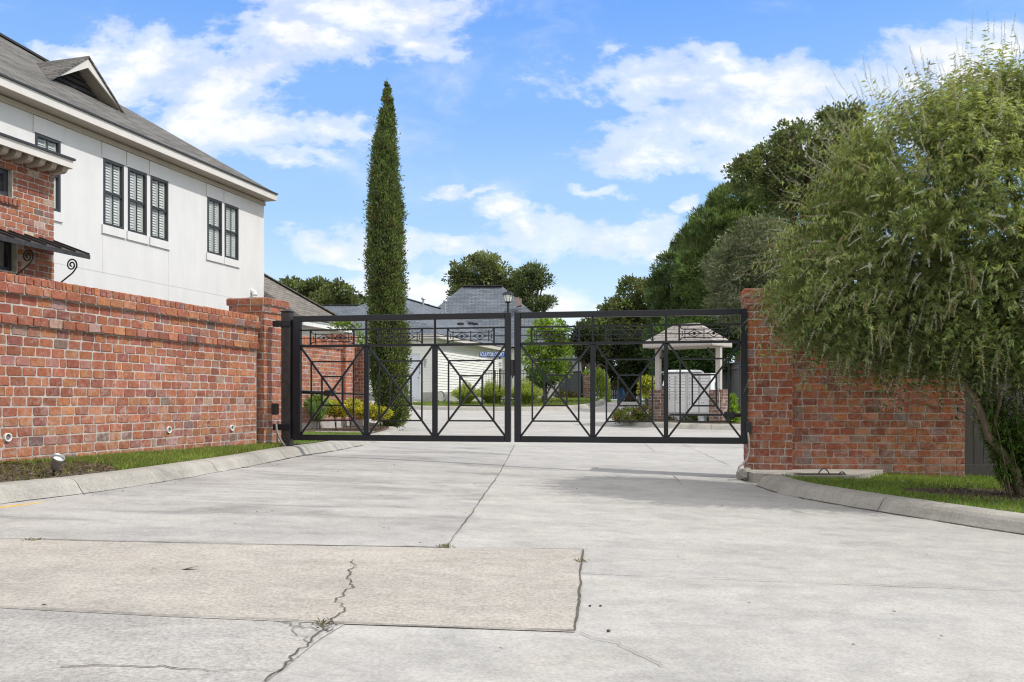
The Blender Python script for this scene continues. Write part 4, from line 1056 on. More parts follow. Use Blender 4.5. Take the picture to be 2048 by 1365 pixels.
b = MB(); p_ = O+fU*.08+FN*.05+UP*1.0; b.cbox(p_, .05, .07, .05, fU, UP, .01); b.build('handle', M['galv'], dr)
# soffit and fascia, roofs
b = MB(); og = .42; g0 = SC+NV*og-DV*og
b.poly([g0+UP*(sz-.16), g0+UP*(sz-.16)+DV*13, g0+UP*(sz-.16)+DV*13-NV*.6, g0+UP*(sz-.16)-NV*.6]); b.poly([g0+UP*(sz-.161), g0+UP*(sz-.161)-NV*9, g0+UP*(sz-.161)-NV*9+DV*.6, g0+UP*(sz-.161)+DV*.6]); b.build('soffit', M['trim'], h3)
b = MB(); b.box(g0+UP*(sz-.18), DV*13, -NV*.03, UP*.18); b.box(g0+UP*(sz-.18)-NV*.031, -NV*8.8, DV*.03, UP*.18); b.build('fascia', M['trim'], h3)
E0 = g0+UP*(sz+.005)+NV*.03-DV*.03; wv = 4.25; ap = E0-NV*wv+DV*wv+UP*.56*wv; bk = E0+DV*13
b = MB(); b.mi = 0; b.poly([E0, bk, ap+DV*(13-wv), ap]); b.mi = 1; b.poly([E0, ap, E0-NV*2*wv]); b.mi = 0; b.poly([E0-NV*2*wv, ap, ap+DV*(13-wv), bk-NV*2*wv])
# main steep hip
def hip(b, x0, x1, yf, yb, zE, zR, rx0, rx1, m0, m1):
    ym = (yf+yb)/2; A, B_, C_, D_ = [Vector(p) for p in ((x0, yf, zE), (x1, yf, zE), (x1, yb, zE), (x0, yb, zE))]; r0, r1 = Vector((rx0, ym, zR)), Vector((rx1, ym, zR))
    b.mi = m0; b.poly([A, B_, r1, r0]); b.poly([C_, D_, r0, r1]); b.mi = m1; b.poly([B_, C_, r1]); b.poly([D_, A, r0])
hip(b, -6.9, 3.35, 47.6, 56.6, 3.86, CAM+(800-573)/F*52, -3.03, -.58, 2, 3)
hip(b, -9.9, -4.2, 44.0, 52.0, 3.86, CAM+(800-607)/F*47.5, -5.0, -4.75, 2, 3)
rf = b.build('roof', [M['roof_blue_side'], M['roof_blue_front'], M['roof_blue'], M['roof_blue_side']], h3)
b = MB(); b.bar((-3.03, 52, CAM+227/F*52+.03), (-.58, 52, CAM+227/F*52+.03), .2, .06, UP); b.bar(ap+UP*.02, ap+DV*7+UP*.02, .2, .05, UP); b.bar(Vector((-4.75, 48, CAM+193/F*47.5)), Vector((-4.3, 45.2, 4.7)), .16, .05, UP); b.build('ridge_cap', M['drip'], rf)
b = MB(); b.box((-6.4, 48.1, .6), (9.2, 0, 0), (0, 8, 0), (0, 0, 3.2)); b.build('rear_wall', M['siding'], h3)
c = P(1031, 606, 49.5); b = MB(); b.poly([c+Vector((-.1, -.1, .28)), c+Vector((.2, -.1, .28)), c+Vector((.42, -.1, -.12)), c+Vector((.05, -.1, -.22))]); b.box(c+Vector((-.1, -.08, .27)), (.32, 0, 0), (0, .8, 0), (0, 0, .03)); b.box(c+Vector((.06, -.05, -.2)), (.3, 0, .05), (0, .8, 0), (0, 0, .4)); b.build('roof_vent', mat('faded red vent', (.34, .26, .25), .1, 5, .8), h3)
for px, py, Y, h in ((846.5, 612, 46, .42), (890.5, 625, 45, .62)):
    c = P(px, py, Y); b = MB(); b.lathe((c.x, c.y, c.z-.1), [(.055, 0), (.055, h), (.12, h+.02), (.12, h+.07), (.1, h+.12), (.03, h+.14)], 10); b.build('vent_pipe', M['galv'], h3)
for px, py, Y in ((921, 648, 43.3), (942, 647, 43.3), (950, 648, 43.6)):
    c = P(px, py, Y); b = MB(); b.cbox(c, .22, .3, .12, DV, UP, .02); b.build('vent_cap', M['drip'], h3)
# wall lantern and house numbers
c = P(850, 727, 37.6); b = MB(); b.cbox(c+UP*.17, .16, .22, .03, fU, UP, .008); b.cbox(c-UP*.02, .03, .03, .36, fU, UP); b.lathe((c.x, c.y, c.z-.15), [(.05, 0), (.075, .25), (.085, .27)], 8); ln = b.build('wall_lantern', M['galv'], h3)
for k, dg in enumerate('1324'):
    cu = bpy.data.curves.new('house_number', 'FONT'); cu.body = dg; cu.size = .16; cu.extrude = .006; cu.materials.append(M['black'])
    o = bpy.data.objects.new('house_number', cu); COL.objects.link(o); o.parent = h3; q = P(838.6, 736+k*4.4, 37.8)+FN*.05
    o.rotation_euler = (R(90), 0, math.atan2(-fU.y, -fU.x)); o.location = q-h3.location
# meter and hose reel by the wall
c = P(891, 795, 38.4); mt = thing('utility_meter', (c.x, c.y, zr(c.x, 38)+.1), 'grey utility meter and coiled hose reel on the sided house wall', 'meter')
b = MB(); b.cbox(c+UP*-.05, .3, .14, .4, DV, UP, .02); b.build('meter_box', M['galv'], mt)
b = MB()
for k in range(5): b.tube([c+DV*-.42*math.cos(t/16*2*math.pi)*0+Vector((.02*k-.25+.19*math.cos(t/16*2*math.pi), -.25-.02*k, .05+.22*math.sin(t/16*2*math.pi))) for t in range(17)], .016, 5)
b.build('hose', M['galv'], mt)
b = MB(); b.tube([c-UP*.2, c-UP*.75], .03, 8); b.tube([c-UP*.2+DV*.2, c-UP*.7+DV*.2], .025, 8); b.build('riser_pipe', M['galv'], mt)
# ---- roof beyond, left of the cypress
h4 = thing('house', (-9, 54, .9), 'house whose long blue grey ridge shows left of the cypress', 'house')
b = MB(); hip(b, -17, -5.6, 51, 60, 4.2, CAM+(800-610)/F*55, -12.4, -8.6, 0, 1); b.build('roof', [M['roof_blue'], M['roof_blue_side']], h4)
b = MB(); b.bar((-12.4, 55.5, CAM+190/F*55+.03), (-8.6, 55.5, CAM+190/F*55+.03), .2, .06, UP); b.build('ridge_cap', M['drip'], h4)
b = MB(); b.box((-16.5, 51.5, .5), (10.4, 0, 0), (0, 8, 0), (0, 0, 3.7)); b.build('wall', M['siding'], h4)
# ---- grey house far down the street
h5 = thing('house', (5, 72, .9), 'small grey far house with white window framed by trees', 'house')
gm = mat('grey painted siding', (.30, .32, .35), .06, 3, .8)
x0, x1 = ray(1104)*70, ray(1168)*70; b = MB(); b.box((x0, 70, .6), (x1-x0, 0, 0), (0, 8, 0), (0, 0, CAM+(800-716)/F*70-.6)); b.build('wall', gm, h5)
b = MB(); zE = CAM+(800-716)/F*70; A = Vector((x0-.4, 69.6, zE)); B_ = Vector((x1+.3, 69.6, zE)); b.poly([A, B_, B_+Vector((-.2, 4, .95)), A+Vector((1.2, 4, .95))]); b.poly([A, A+Vector((1.2, 4, .95)), A+Vector((0, 8, 0))]); b.box(A-UP*.12, B_-A, (0, .05, 0), (0, 0, .118)); b.build('roof', M['roof_blue'], h5)
c0, c1 = P(1110, 748, 69.9), P(1131, 722, 69.9); b = MB()
b.box((c0.x-.12, 69.85, c0.z), (.14, 0, 0), (0, .1, 0), (0, 0, c1.z-c0.z)); b.box((c1.x, 69.85, c0.z), (.14, 0, 0), (0, .1, 0), (0, 0, c1.z-c0.z)); b.box((c0.x-.12, 69.85, c1.z+.001), (c1.x-c0.x+.26, 0, 0), (0, .1, 0), (0, 0, .2)); w = b.build('window', M['white'], h5)
b = MB(); b.poly([(c0.x+.02, 69.88, c0.z), (c1.x, 69.88, c0.z), (c1.x, 69.88, c1.z), (c0.x+.02, 69.88, c1.z)]); b.build('pane', M['carglass'], w)
b = MB(); b.box((c0.x-1.0, 69.86, c0.z-.2), (.65, 0, 0), (0, .1, 0), (0, 0, c1.z-c0.z+.1)); b.build('shutter', mat('brown shutter', (.13, .07, .05), .1, 4, .7), w)
# ================================================================ kiosk, mailboxes, fences, signs
KA = Vector((.79, -.61, 0)).normalized(); KB = Vector((-KA.y, KA.x, 0))   # along the front, to the back
kc = Vector((5.76, 24.5, 0)); kL, kD = 2.28, 1.5
kz = zr(6, 25)+.15
ks = thing('mailbox_shelter', (5.3, 25.6, kz), 'mailbox shelter with tan hip roof on timber posts and brick piers', 'shelter')
zE = CAM+(800-680)/F*24.5; zR = CAM+(800-642)/F*24.9
A, B_ = kc-KA*kL, kc; C_, D_ = kc+KB*kD, kc-KA*kL+KB*kD; r0, r1 = A+KA*kD/2+KB*kD/2, B_-KA*kD/2+KB*kD/2
up = lambda p, z: Vector((p.x, p.y, z))
b = MB(); b.poly([up(A, zE), up(B_, zE), up(r1, zR), up(r0, zR)]); b.poly([up(C_, zE), up(D_, zE), up(r0, zR), up(r1, zR)]); b.mi = 1; b.poly([up(B_, zE), up(C_, zE), up(r1, zR)]); b.poly([up(D_, zE), up(A, zE), up(r0, zR)])
b.build('roof', [M['roof_kiosk'], M['roof_kiosk_end']], ks)
b = MB(); z0 = zE-.15
for p, q in ((A, B_), (B_, C_), (C_, D_), (D_, A)):
    d = (q-p).normalized(); n = d.cross(UP); b.box(up(p, z0)+d*.04-n*.05, (q-p)-d*.08, n*.04, UP*.148)
b.build('fascia', M['wood_beige'], ks)
b = MB(); b.poly([up(A, z0+.02), up(B_, z0+.02), up(C_, z0+.02), up(D_, z0+.02)]); b.build('ceiling', M['soffit'], ks)
pr = kc-KA*.12+KB*kD*.5; pl = kc-KA*(kL-.16)+KB*kD*.5
zP = CAM+(800-780)/F*25.3
for p in (pl, pr):
    b = MB(); b.cbox(up(p, (zP+z0)/2), .15, .15, z0-zP-.004, KA, UP, .01); b.build('post', M['wood_beige'], ks)
    pillar(ks, p, KA, .42, kz-.2, zP, cap=False, pal=BROWN, bl=.2, name='brick_pier', m=M['brick_far'])
for p, s in ((pl, 1), (pr, -1)):
    b = MB(); b.bar(up(p, z0-.30)+KA*.08*s, up(p, z0-.03)+KA*.36*s, .06, .06, KB); b.build('brace', M['wood_dark'], ks)
b = MB(); b.cbox(up(pr, zP+.13)-KB*.12+KA*.0, .13, .08, .2, KA, UP, .01); tag(b.build('meter_can', M['galv']), 'small grey power box on the right shelter post', 'box')
b = MB(); q = pr+KA*.12-KB*.23; b.tube([up(q, kz), up(q, zP-.1), up(q, zP+.05)-KA*.1+KB*.12], .018, 8); tag(b.build('conduit', M['wood_beige'], None, True), 'thin conduit running up the right shelter pier', 'pipe')
def mailbox(org, label, mirror):
    z1 = CAM+(800-749)/F*25.7; zb = CAM+(800-828)/F*25.7
    mb = thing('cluster_mailbox', (org.x+KA.x*.38, org.y+KA.y*.38, kz), label, 'mailbox', 'cluster mailboxes under the shelter')
    W, D = .765, .45; q = lambda a, z, n=0: up(org, z)+KA*a-KB*n
    b = MB(); b.cbox(q(W/2, (z1+zb)/2, -D/2), W, D, z1-zb, KA, UP, .012); b.cbox(q(W/2, z1+.012, -D/2), W+.03, D+.04, .03, KA, UP, .008); b.build('cabinet', M['box_white'], mb)
    b = MB(); b.cbox(q(W/2, (kz+zb)/2, -D/2), .20, .20, zb-kz, KA, UP, .01); b.cbox(q(W/2, kz+.015, -D/2), .34, .34, .03, KA, UP, .005); b.build('pedestal', M['box_white'], mb)
    cols = ((.03, .375, [.0]+[.098]*4+[.115]+[.098]*3), (.395, .735, []))
    H = z1-zb
    for ci, (a0, a1) in enumerate(((.035, .372), (.40, .735))):
        top = z1-.045; small = (8 if ci == 0 else 8); rh = .088
        zz = top
        for k in range(small):
            h = rh if k != 4 else rh+.03
            if ci == 1 and mirror and k > 7: break
            b = MB(); b.cbox(q((a0+a1)/2, zz-h/2, .003), a1-a0-.014, .012, h-.016, KA, UP, .003)
            o = b.build('mail_door', M['box_white'], mb)
            b = MB(); b.cbox(q(a0+.05 if ci == 0 else a1-.3 if mirror else a0+.045, zz-h/2, .011), .02, .008, .02, KA, UP); b.build('lock', M['rust'], o)
            if ci == 0 and not mirror: b = MB(); b.cbox(q(a0+.17, zz-h/2, .011), .032, .006, .024, KA, UP); b.build('number_tag', M['rust'], o)
            zz -= h
        b = MB(); h = zz-(zb+.03); b.cbox(q((a0+a1)/2, zz-h/2, .003), a1-a0-.008, .012, h-.01, KA, UP, .003); o = b.build('parcel_door', M['box_white'], mb)
        for k in range(2): b = MB(); b.cbox(q(a0+.05+(.0 if ci == 0 else .03+k*.06), zz-.08-k*.06*(1-ci), .011), .024, .008, .026, KA, UP); b.build('lock', M['rust'], o)
    b = MB(); b.box(q(.03, zb+.025, .0005), KA*.71, KB*-.001, UP*(H-.065)); b.build('door_recess', M['galv'], mb)
    return mb
o1 = kc-KA*.42+KB*.85
mailbox(o1-KA*.765, 'white cluster mailbox next to the right brick pier', True)
mailbox(o1-KA*1.56, 'white cluster mailbox in the middle of the shelter with dark door tags', False)
# the fence of grey boards running back on the right
def board_fence(name, pts, h, m, label, bw=.14, rail=True, thick=.02, zoff=0, cap=False, group=None, topz=None):
    c0 = Vector(pts[0]); f = thing(name, (c0.x, c0.y, zr(c0.x, c0.y)), label, 'fence', group)
    for p, q in zip(pts, pts[1:]):
        p, q = Vector((*p, 0)), Vector((*q, 0)); d = (q-p); L = d.length; d.normalize(); n = d.cross(UP); k = int(L/bw); b = MB()
        for i in range(k):
            o = p+d*i*bw; z = zr(o.x, o.y)+zoff; hh = h+random.uniform(-.012, .012)
            b.box(Vector((o.x, o.y, z+.04))+n*random.uniform(-.003, .003), d*(bw-.008), n*thick, UP*(hh-.04))
        b.build('boards', m, f)
        b = MB()
        for zz in (.25, h-.25): b.box(Vector((p.x, p.y, zr(p.x, p.y)+zoff+zz))-n*.045, d*L+UP*(zr(q.x, q.y)-zr(p.x, p.y)), n*.04, UP*.09)
        if cap: b.box(Vector((p.x, p.y, zr(p.x, p.y)+zoff+h+.005))-n*.05, d*L+UP*(zr(q.x, q.y)-zr(p.x, p.y)), n*.14, UP*.035)
        b.build('fence_rail', m, f)
        for i in range(int(L/2.4)+1):
            o = p+d*min(i*2.4, L); b = MB(); z = zr(o.x, o.y)+zoff; b.box(Vector((o.x, o.y, z-.2))-n*.14, d*.09, n*.09, UP*(h+.1)); b.build('fence_post', m, f)
    return f
board_fence('board_fence', [(8.6, 30.0), (9.75, 36.0), (10.4, 46.5), (10.8, 58)], 1.78, M['wood_grey'], 'grey board fence running back beyond the mailbox shelter', .14, zoff=.1, cap=True)
fr = board_fence('board_fence', [(5.89, 11.32), (11.5, 11.32)], 2.05, M['wood_dark'], 'dark board fence right of the brick wall, behind the flowering tree', .128, zoff=.2)
b = MB(); b.box((5.9, 11.285, -.3), (5.6, 0, 0), (0, .03, 0), (0, 0, .34)); b.build('kick_board', M['wood_dark'], fr)
board_fence('board_fence', [(ray(1090)*50, 50), (ray(1168)*45, 45)], 1.5, mat('blue black boards', (.055, .06, .075), .15, 4, .7), 'blue black board fence running to a brick pier across the street', .5, zoff=.12, cap=True)
bp = thing('brick_pier', (ray(1174)*45, 45, .9), 'narrow brick pier at the end of the blue black fence', 'pier')
pillar(bp, (ray(1174)*45, 45.1, 0), X1, .34, .7, CAM+(800-750)/F*45, cap=False, pal=BROWN, m=M['brick_far'], name='shaft')
board_fence('board_fence', [(ray(1212)*58, 58), (ray(1276)*58, 58)], 1.25, mat('shaded grey boards', (.06, .062, .07), .2, 4, .8), 'dark grey board fence at the far end of the street', .15, zoff=.1)  # shade over the far fence is put into the dark board colour
b = MB(); c = P(1277, 802, 56); b.cbox((c.x, 56, c.z+.55), .17, .17, 1.1, X1, UP, .01); b.cbox((c.x, 56, c.z+1.13), .23, .23, .05, X1, UP, .01); tag(b.build('fence_post', M['wood_beige']), 'pale square post at the far end of the street', 'post')
b = MB(); c = P(1242, 776, 57.4); b.lathe((c.x, c.y, c.z-.95), [(.2, 0), (.27, .75), (.28, .95), (.3, .97), (.3, 1.02), (.12, 1.1)], 12); tag(b.build('trash_bin', mat('blue plastic', (.03, .12, .32), .08, 5, .45), None, True), 'blue plastic bin by the far dark fence', 'bin')
b = MB(); p0, p1 = P(1283, 778, 50), P(1297, 776, 44)
for t in range(5): b.tube([p0.lerp(p1, t/4), p0.lerp(p1, t/4)-UP*1.0], .025, 6)
b.tube([p0, p1], .022, 6); b.tube([p0-UP*.5, p1-UP*.5], .012, 6); tag(b.build('wire_fence', M['galv'], None), 'low galvanised wire fence left of the mailbox shelter', 'fence')
# black metal picket fence by the sided house
pf = thing('picket_fence', (-.8, 37.2, 1.0), 'black metal picket fence behind the ornamental grass', 'fence')
x0, x1, Yf = ray(966)*36.8, ray(1052)*36.8, 36.8; zt_, zb_ = CAM+(800-742)/F*Yf, CAM+(800-806)/F*Yf
b = MB(); n = 15
for i in range(n+1):
    x = x0+(x1-x0)*i/n; b.box((x, Yf, zb_), (.018, 0, 0), (0, .018, 0), (0, 0, zt_-zb_-.01))
b.build('pickets', M['black'], pf)
b = MB()
for z in (zt_-.02, zt_-.14, zb_+.12): b.box((x0, Yf-.01, z), (x1-x0, 0, 0), (0, .035, 0), (0, 0, .03))
b.build('fence_rail', M['black'], pf)
for px in (990, 1034):
    b = MB(); x = ray(px)*Yf; b.cbox((x, Yf, (zb_+zt_)/2), .06, .06, zt_-zb_+.06, X1, UP, .006); b.build('fence_post', M['black'], pf)
# street name sign
Ys = 35.4; sg = thing('street_sign', (ray(999.5)*Ys, Ys, zr(-.5, 35)+.1), 'blue street name sign with white arrow plate on a dark pole', 'street sign')
px_ = ray(999.6)*Ys; zt_ = CAM+(800-701)/F*Ys
b = MB(); b.tube([(px_, Ys, CAM+(800-816)/F*Ys), (px_, Ys, zt_)], .032, 10); b.build('pole', M['black'], sg)
xs0, xs1 = ray(958.6)*Ys, ray(1009.8)*Ys; z0, z1 = CAM+(800-715)/F*Ys, CAM+(800-704.5)/F*Ys
b = MB(); b.cbox(((xs0+xs1)/2, Ys-.045, (z0+z1)/2), xs1-xs0, .012, z1-z0, X1, UP, .002); nb = b.build('name_blade', M['blue_sign'], sg)
def text(body, x, y, z, size, m, parent, width=None, name='lettering', rz=0):
    cu = bpy.data.curves.new(name, 'FONT'); cu.body = body; cu.size = size; cu.extrude = .002; cu.offset = size*.018; cu.align_x = 'CENTER'; cu.align_y = 'CENTER'; cu.materials.append(m)
    o = bpy.data.objects.new(name, cu); COL.objects.link(o); q = parent; off = Vector((0, 0, 0))
    while q is not None: off += q.location; q = q.parent
    o.parent = parent; o.location = Vector((x, y, z))-off; o.rotation_euler = (R(90), 0, rz)
    if width:
        bpy.context.view_layer.update(); o.scale.x = width/max(o.dimensions.x, .01)
    return o
text('SCULPTOR COURT', (xs0+xs1)/2, Ys-.056, (z0+z1)/2, .22, M['white'], nb, (xs1-xs0)*.93)
xc, zc = ray(1000.6)*Ys, CAM+(800-728.3)/F*Ys
b = MB(); b.cbox((xc, Ys-.045, zc), .175, .01, .385, X1, UP, .002); ap_ = b.build('arrow_plate', M['white'], sg)
text('EXIT', xc, Ys-.053, zc+.02, .075, M['black'], ap_, .11)
b = MB(); b.poly([(xc-.05, Ys-.053, zc-.085), (xc+.01, Ys-.053, zc-.085), (xc+.01, Ys-.053, zc-.065), (xc-.05, Ys-.053, zc-.065)]); b.poly([(xc+.01, Ys-.053, zc-.105), (xc+.05, Ys-.053, zc-.075), (xc+.01, Ys-.053, zc-.045)]); b.build('arrow', M['black'], ap_)
# lamp post
Yl = 34.4; xl = ray(1016)*Yl; lp = thing('street_lamp', (xl, Yl, zr(0, 34)+.1), 'black post lamp with frosted lantern showing above the gate', 'street lamp')
b = MB(); zl = CAM+(800-607)/F*Yl; b.lathe((xl, Yl, zr(0, 34)), [(.12, 0), (.12, .5), (.06, .62), (.045, zl-zr(0, 34))], 12); b.build('pole', M['black'], lp)
b = MB()
def ring4(r, z): return [Vector((xl+r*dx, Yl+r*dy, z)) for dx, dy in ((1, 0), (.5, .87), (-.5, .87), (-1, 0), (-.5, -.87), (.5, -.87))]
zg0, zg1 = CAM+(800-604)/F*Yl, CAM+(800-591)/F*Yl
r0_, r1_ = ring4(.12, zg0), ring4(.19, zg1)
for k in range(6): b.poly([r0_[k], r0_[(k+1) % 6], r1_[(k+1) % 6], r1_[k]])
b.build('lantern_glass', M['frost'], lp)
b = MB()
for k in range(6): b.bar(r0_[k], r1_[k], .018)
b.lathe((xl, Yl, zg0-.06), [(.05, 0), (.13, .03), (.135, .065)], 6); b.lathe((xl, Yl, zg1), [(.24, 0), (.24, .015), (.18, .12), (.10, .14), (.04, .15), (.04, .2), (.055, .22), (.02, .24)], 6); b.build('lantern_frame', M['black'], lp)
# sport utility vehicle behind the mailboxes
cx, cy = 6.45, 31.4; zc = zr(cx, 32)
car = thing('parked_car', (cx, cy+2, zc), 'white roofed dark car parked behind the mailboxes', 'car')
dkp = mat('dark car paint', (.03, .032, .04), .05, 3, .3)
def car_sec(y, hw_, z0, z1, tw): return [(cx-hw_, y, zc+z0), (cx+hw_, y, zc+z0), (cx+hw_, y, zc+z0+(z1-z0)*.55), (cx+tw, y, zc+z1), (cx-tw, y, zc+z1), (cx-hw_, y, zc+z0+(z1-z0)*.55)]
b = MB(); secs = [car_sec(cy, .86, .35, .95, .82), car_sec(cy+.15, .92, .28, 1.02, .88), car_sec(cy+2.4, .93, .26, 1.03, .88), car_sec(cy+4.1, .90, .28, .95, .82), car_sec(cy+4.5, .80, .35, .75, .7)]
R_ = [[b.vert(p) for p in s] for s in secs]
for a, c in zip(R_, R_[1:]):
    for k in range(6): b.face((a[k], a[(k+1) % 6], c[(k+1) % 6], c[k]))
b.face(R_[0][::-1]); b.face(R_[-1]); b.build('body', dkp, car)
b = MB(); lo = [(cx-.84, cy+.06), (cx+.84, cy+.06), (cx+.84, cy+3.1), (cx-.84, cy+3.1)]; hi = [(cx-.66, cy+.35), (cx+.66, cy+.35), (cx+.66, cy+2.2), (cx-.66, cy+2.2)]
L_ = [b.vert((x, y, zc+1.0)) for x, y in lo]; H_ = [b.vert((x, y, zc+1.52)) for x, y in hi]
for k in range(4): b.face((L_[k], L_[(k+1) % 4], H_[(k+1) % 4], H_[k]))
b.build('window_band', M['carglass'], car)
b = MB()
rg = []
for ins, z in ((-.01, 1.515), (-.02, 1.55), (.05, 1.60), (.2, 1.625)): rg.append([b.vert((x+(ins if x < cx else -ins), y+(ins if y < cy+1 else -ins), zc+z)) for x, y in hi])
for a, c in zip(rg, rg[1:]):
    for k in range(4): b.face((a[k], a[(k+1) % 4], c[(k+1) % 4], c[k]))
b.face(rg[-1])
for k in range(4): b.bar(Vector((*lo[k], zc+1.0)), Vector((*hi[k], zc+1.52)), .07)
b.build('roof', M['carpaint'], car)
for sx_ in (-1, 1):
    b = MB(); b.cbox((cx+sx_*.78, cy+.03, zc+.85), .2, .12, .2, X1, UP, .02); b.build('tail_lamp', M['tail'], car)
    for yy_ in (cy+.85, cy+3.55):
        b = MB(); n = 16; x_ = cx+sx_*.93; rr = [[b.vert((x_+dx*sx_, yy_+r*math.cos(2*math.pi*k/n), zc+.33+r*math.sin(2*math.pi*k/n))) for k in range(n)] for dx, r in ((-.2, .33), (0, .33), (.01, .25), (-.02, .2))]
        b.face(rr[0]); [b.face((a[k], a[(k+1) % n], c[(k+1) % n], c[k])) for a, c in zip(rr, rr[1:]) for k in range(n)]; b.face(rr[-1]); b.build('wheel', M['black'], car)
# ================================================================ plants
def blob(px, py, Y, rx, rz, ry=None):
    """foliage mass centred at a pixel at distance Y, half sizes in photograph pixels"""
    k = Y/F; return (P(px, py, Y), (rx*k, (ry if ry is not None else rx)*k, rz*k))
def tree(name, label, base, blobs, m, nclump, nleaf, cr, L, W, c, trunk_r, bark='bark', cat='tree', group=None, limbs=5, **kw):
    t = thing(name, base, label, cat, group)
    crown('crown', m, blobs, nclump, nleaf, cr, L, W, c, t, **kw)
    b = MB(); base = Vector(base); top = max(blobs, key=lambda q: q[0].z)[0]; fork = base.lerp(Vector((top.x, top.y, top.z)), .45)
    b.tube([base-UP*.2, base+UP*.3, base.lerp(fork, .5)+Vector((.04, .02, 0))*trunk_r*4, fork], [trunk_r*1.35, trunk_r, trunk_r*.85, trunk_r*.7], 9)
    for i, (cc, rr) in enumerate(sorted(blobs, key=lambda q: -q[1][0])[:limbs]):
        st = base.lerp(fork, random.uniform(.6, 1)); mid = st.lerp(cc, .5)+Vector((0, 0, .15))*trunk_r*5
        b.tube([st, mid, cc+UP*rr[2]*.4], [trunk_r*.55, trunk_r*.36, trunk_r*.12], 7)
        for k in range(3):
            d = rdir(1)[0]; b.tube([mid, cc+Vector((d[0]*rr[0]*.4, d[1]*rr[1]*.4, d[2]*rr[2]*.2)), cc+Vector((d[0]*rr[0]*.85, d[1]*rr[1]*.85, abs(d[2])*rr[2]*.7))], [trunk_r*.3, trunk_r*.2, trunk_r*.06], 5)
    b.build('trunk', M[bark], t, True)
    return t
def gz(X, Y, d=.1): return (X, Y, zr(X, Y)+d)
# ---- Italian cypress
cyY = 24.0
cyp = thing('cypress_tree', (ray(777)*cyY, cyY, zr(-3.5, 24)+.2), 'tall narrow Italian cypress rising behind the left gate leaf', 'tree')
prof = [(164, 776, 1), (182, 775, 4), (200, 775, 8), (239, 773, 16), (281, 770, 21), (331, 768, 28), (380, 770, 32), (430, 771, 38), (480, 771, 39), (512, 770, 41), (545, 773, 40), (600, 773, 40), (660, 775, 40), (720, 777, 42), (770, 779, 40), (800, 786, 34), (822, 787, 34), (836, 788, 28), (846, 788, 16), (852, 788, 6)]
ys_ = np.array([p[0] for p in prof], float); xs_ = np.array([p[1] for p in prof], float); rs_ = np.array([p[2] for p in prof], float)
K = 2600; k_ = cyY/F; pyc = 168+682*rng.random(K)**.72; thc = rng.uniform(0, 2*np.pi, K)
def cyp_r(py, th):
    z = CAM+(800-py)*k_
    return .90*np.interp(py, ys_, rs_)*k_*(.80+.16*np.abs(np.sin(th*2.5+z*.35+np.sin(z*.9)))**.7+.07*np.sin(z*3.1+th*4))
rc = cyp_r(pyc, thc)*rng.uniform(.78, 1.0, K); cc_ = np.stack([(np.interp(pyc, ys_, xs_)-1024)*k_+rc*np.cos(thc), cyY+rc*np.sin(thc), CAM+(800-pyc)*k_], 1)
csz = rng.uniform(.06, .125, K)*np.clip(np.interp(pyc, ys_, rs_)/26, .3, 1); n_ = 26; ci = np.repeat(np.arange(K), n_); N = len(ci)
off = rng.normal(0, 1, (N, 3))*np.array([1, 1, 1.5])*.62; pos = cc_[ci]+off*csz[ci][:, None]; th = thc[ci]
out = np.stack([np.cos(th), np.sin(th), np.full(N, 1.2)], 1)+off*.45+rdir(N)*.4
cl = varcol(N, (.150, .195, .080), .24, .08)*np.clip(1+rng.normal(0, .26, K), .5, 1.6)[ci][:, None]
pk = (rng.random(K) < .05)[ci] & (rng.random(N) < .7); cl[pk] = varcol(int(pk.sum()), (.16, .10, .055), .25, .1)
leafmesh('crown', M['leaf'], pos, out, rdir(N)*.8+np.stack([np.cos(th), np.sin(th), np.zeros(N)], 1), .075*rng.uniform(.6, 1.4, N), .034, cl, cyp, .08)
b = MB(); b.col = (.02, .026, .012); pts = []; rd = []  # dark solid core added inside the crown to block light
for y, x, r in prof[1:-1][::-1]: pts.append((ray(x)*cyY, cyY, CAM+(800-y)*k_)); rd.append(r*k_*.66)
b.tube(pts, rd, 14); b.build('light_block_core', M['leaf'], cyp, True)
b = MB(); b.tube([(ray(789)*cyY, cyY, zr(-3.4, 24)), (ray(787)*cyY, cyY, CAM+.3)], [.10, .09], 9); b.build('trunk', M['bark'], cyp, True)

# ---- the flowering tree on the right (long drooping sprays, pale flower spikes)
VT = Vector((5.28, 8.75, -.06))
vt_ = thing('chaste_tree', VT, 'large arching tree with feathery leaves and pale flower spikes overhanging the right wall', 'tree')
B2 = [blob(1890, 420, 8.75, 260, 230, 240), (P(2110, 420, 8.8), (1.25, 1.2, 1.6)), blob(1672, 585, 8.9, 118, 112, 200), blob(1740, 500, 9.3, 160, 130, 210), blob(1960, 620, 8.7, 240, 130, 210), blob(1960, 240, 9.2, 110, 100, 150), (P(2120, 620, 8.6), (.9, 1.0, .75)), blob(1800, 650, 9.0, 165, 88, 165)]
vb = np.array([list(q[0]) for q in B2]); vr = np.array([q[1] for q in B2])
def inside(p, sc=.93): return (((p[:, None, :]-vb[None])/(vr[None]*sc))**2).sum(2).min(1) < 1
NT = 10200; k = rng.choice(len(B2), NT*2, p=(vr.prod(1)**.72)/(vr.prod(1)**.72).sum())
dd = rdir(NT*2); tp = vb[k]+dd*vr[k]*(rng.uniform(.5, 1.0, (NT*2, 1))**.45)
keep = (tp[:, 1] < 10.2) & (~inside(tp, .80) | (rng.random(NT*2) < .85)); tp, dd = tp[keep][:NT], dd[keep][:NT]; NT = len(tp)
ctr = np.array(P(1960, 500, 9.0)); rel = (tp-ctr)/np.array([2.8, 2.0, 2.0])
td = np.stack([rel[:, 0]*1.0-.15, rel[:, 1]*.9, rel[:, 2]*1.15-.12], 1)+dd*.35+rdir(NT)*.35
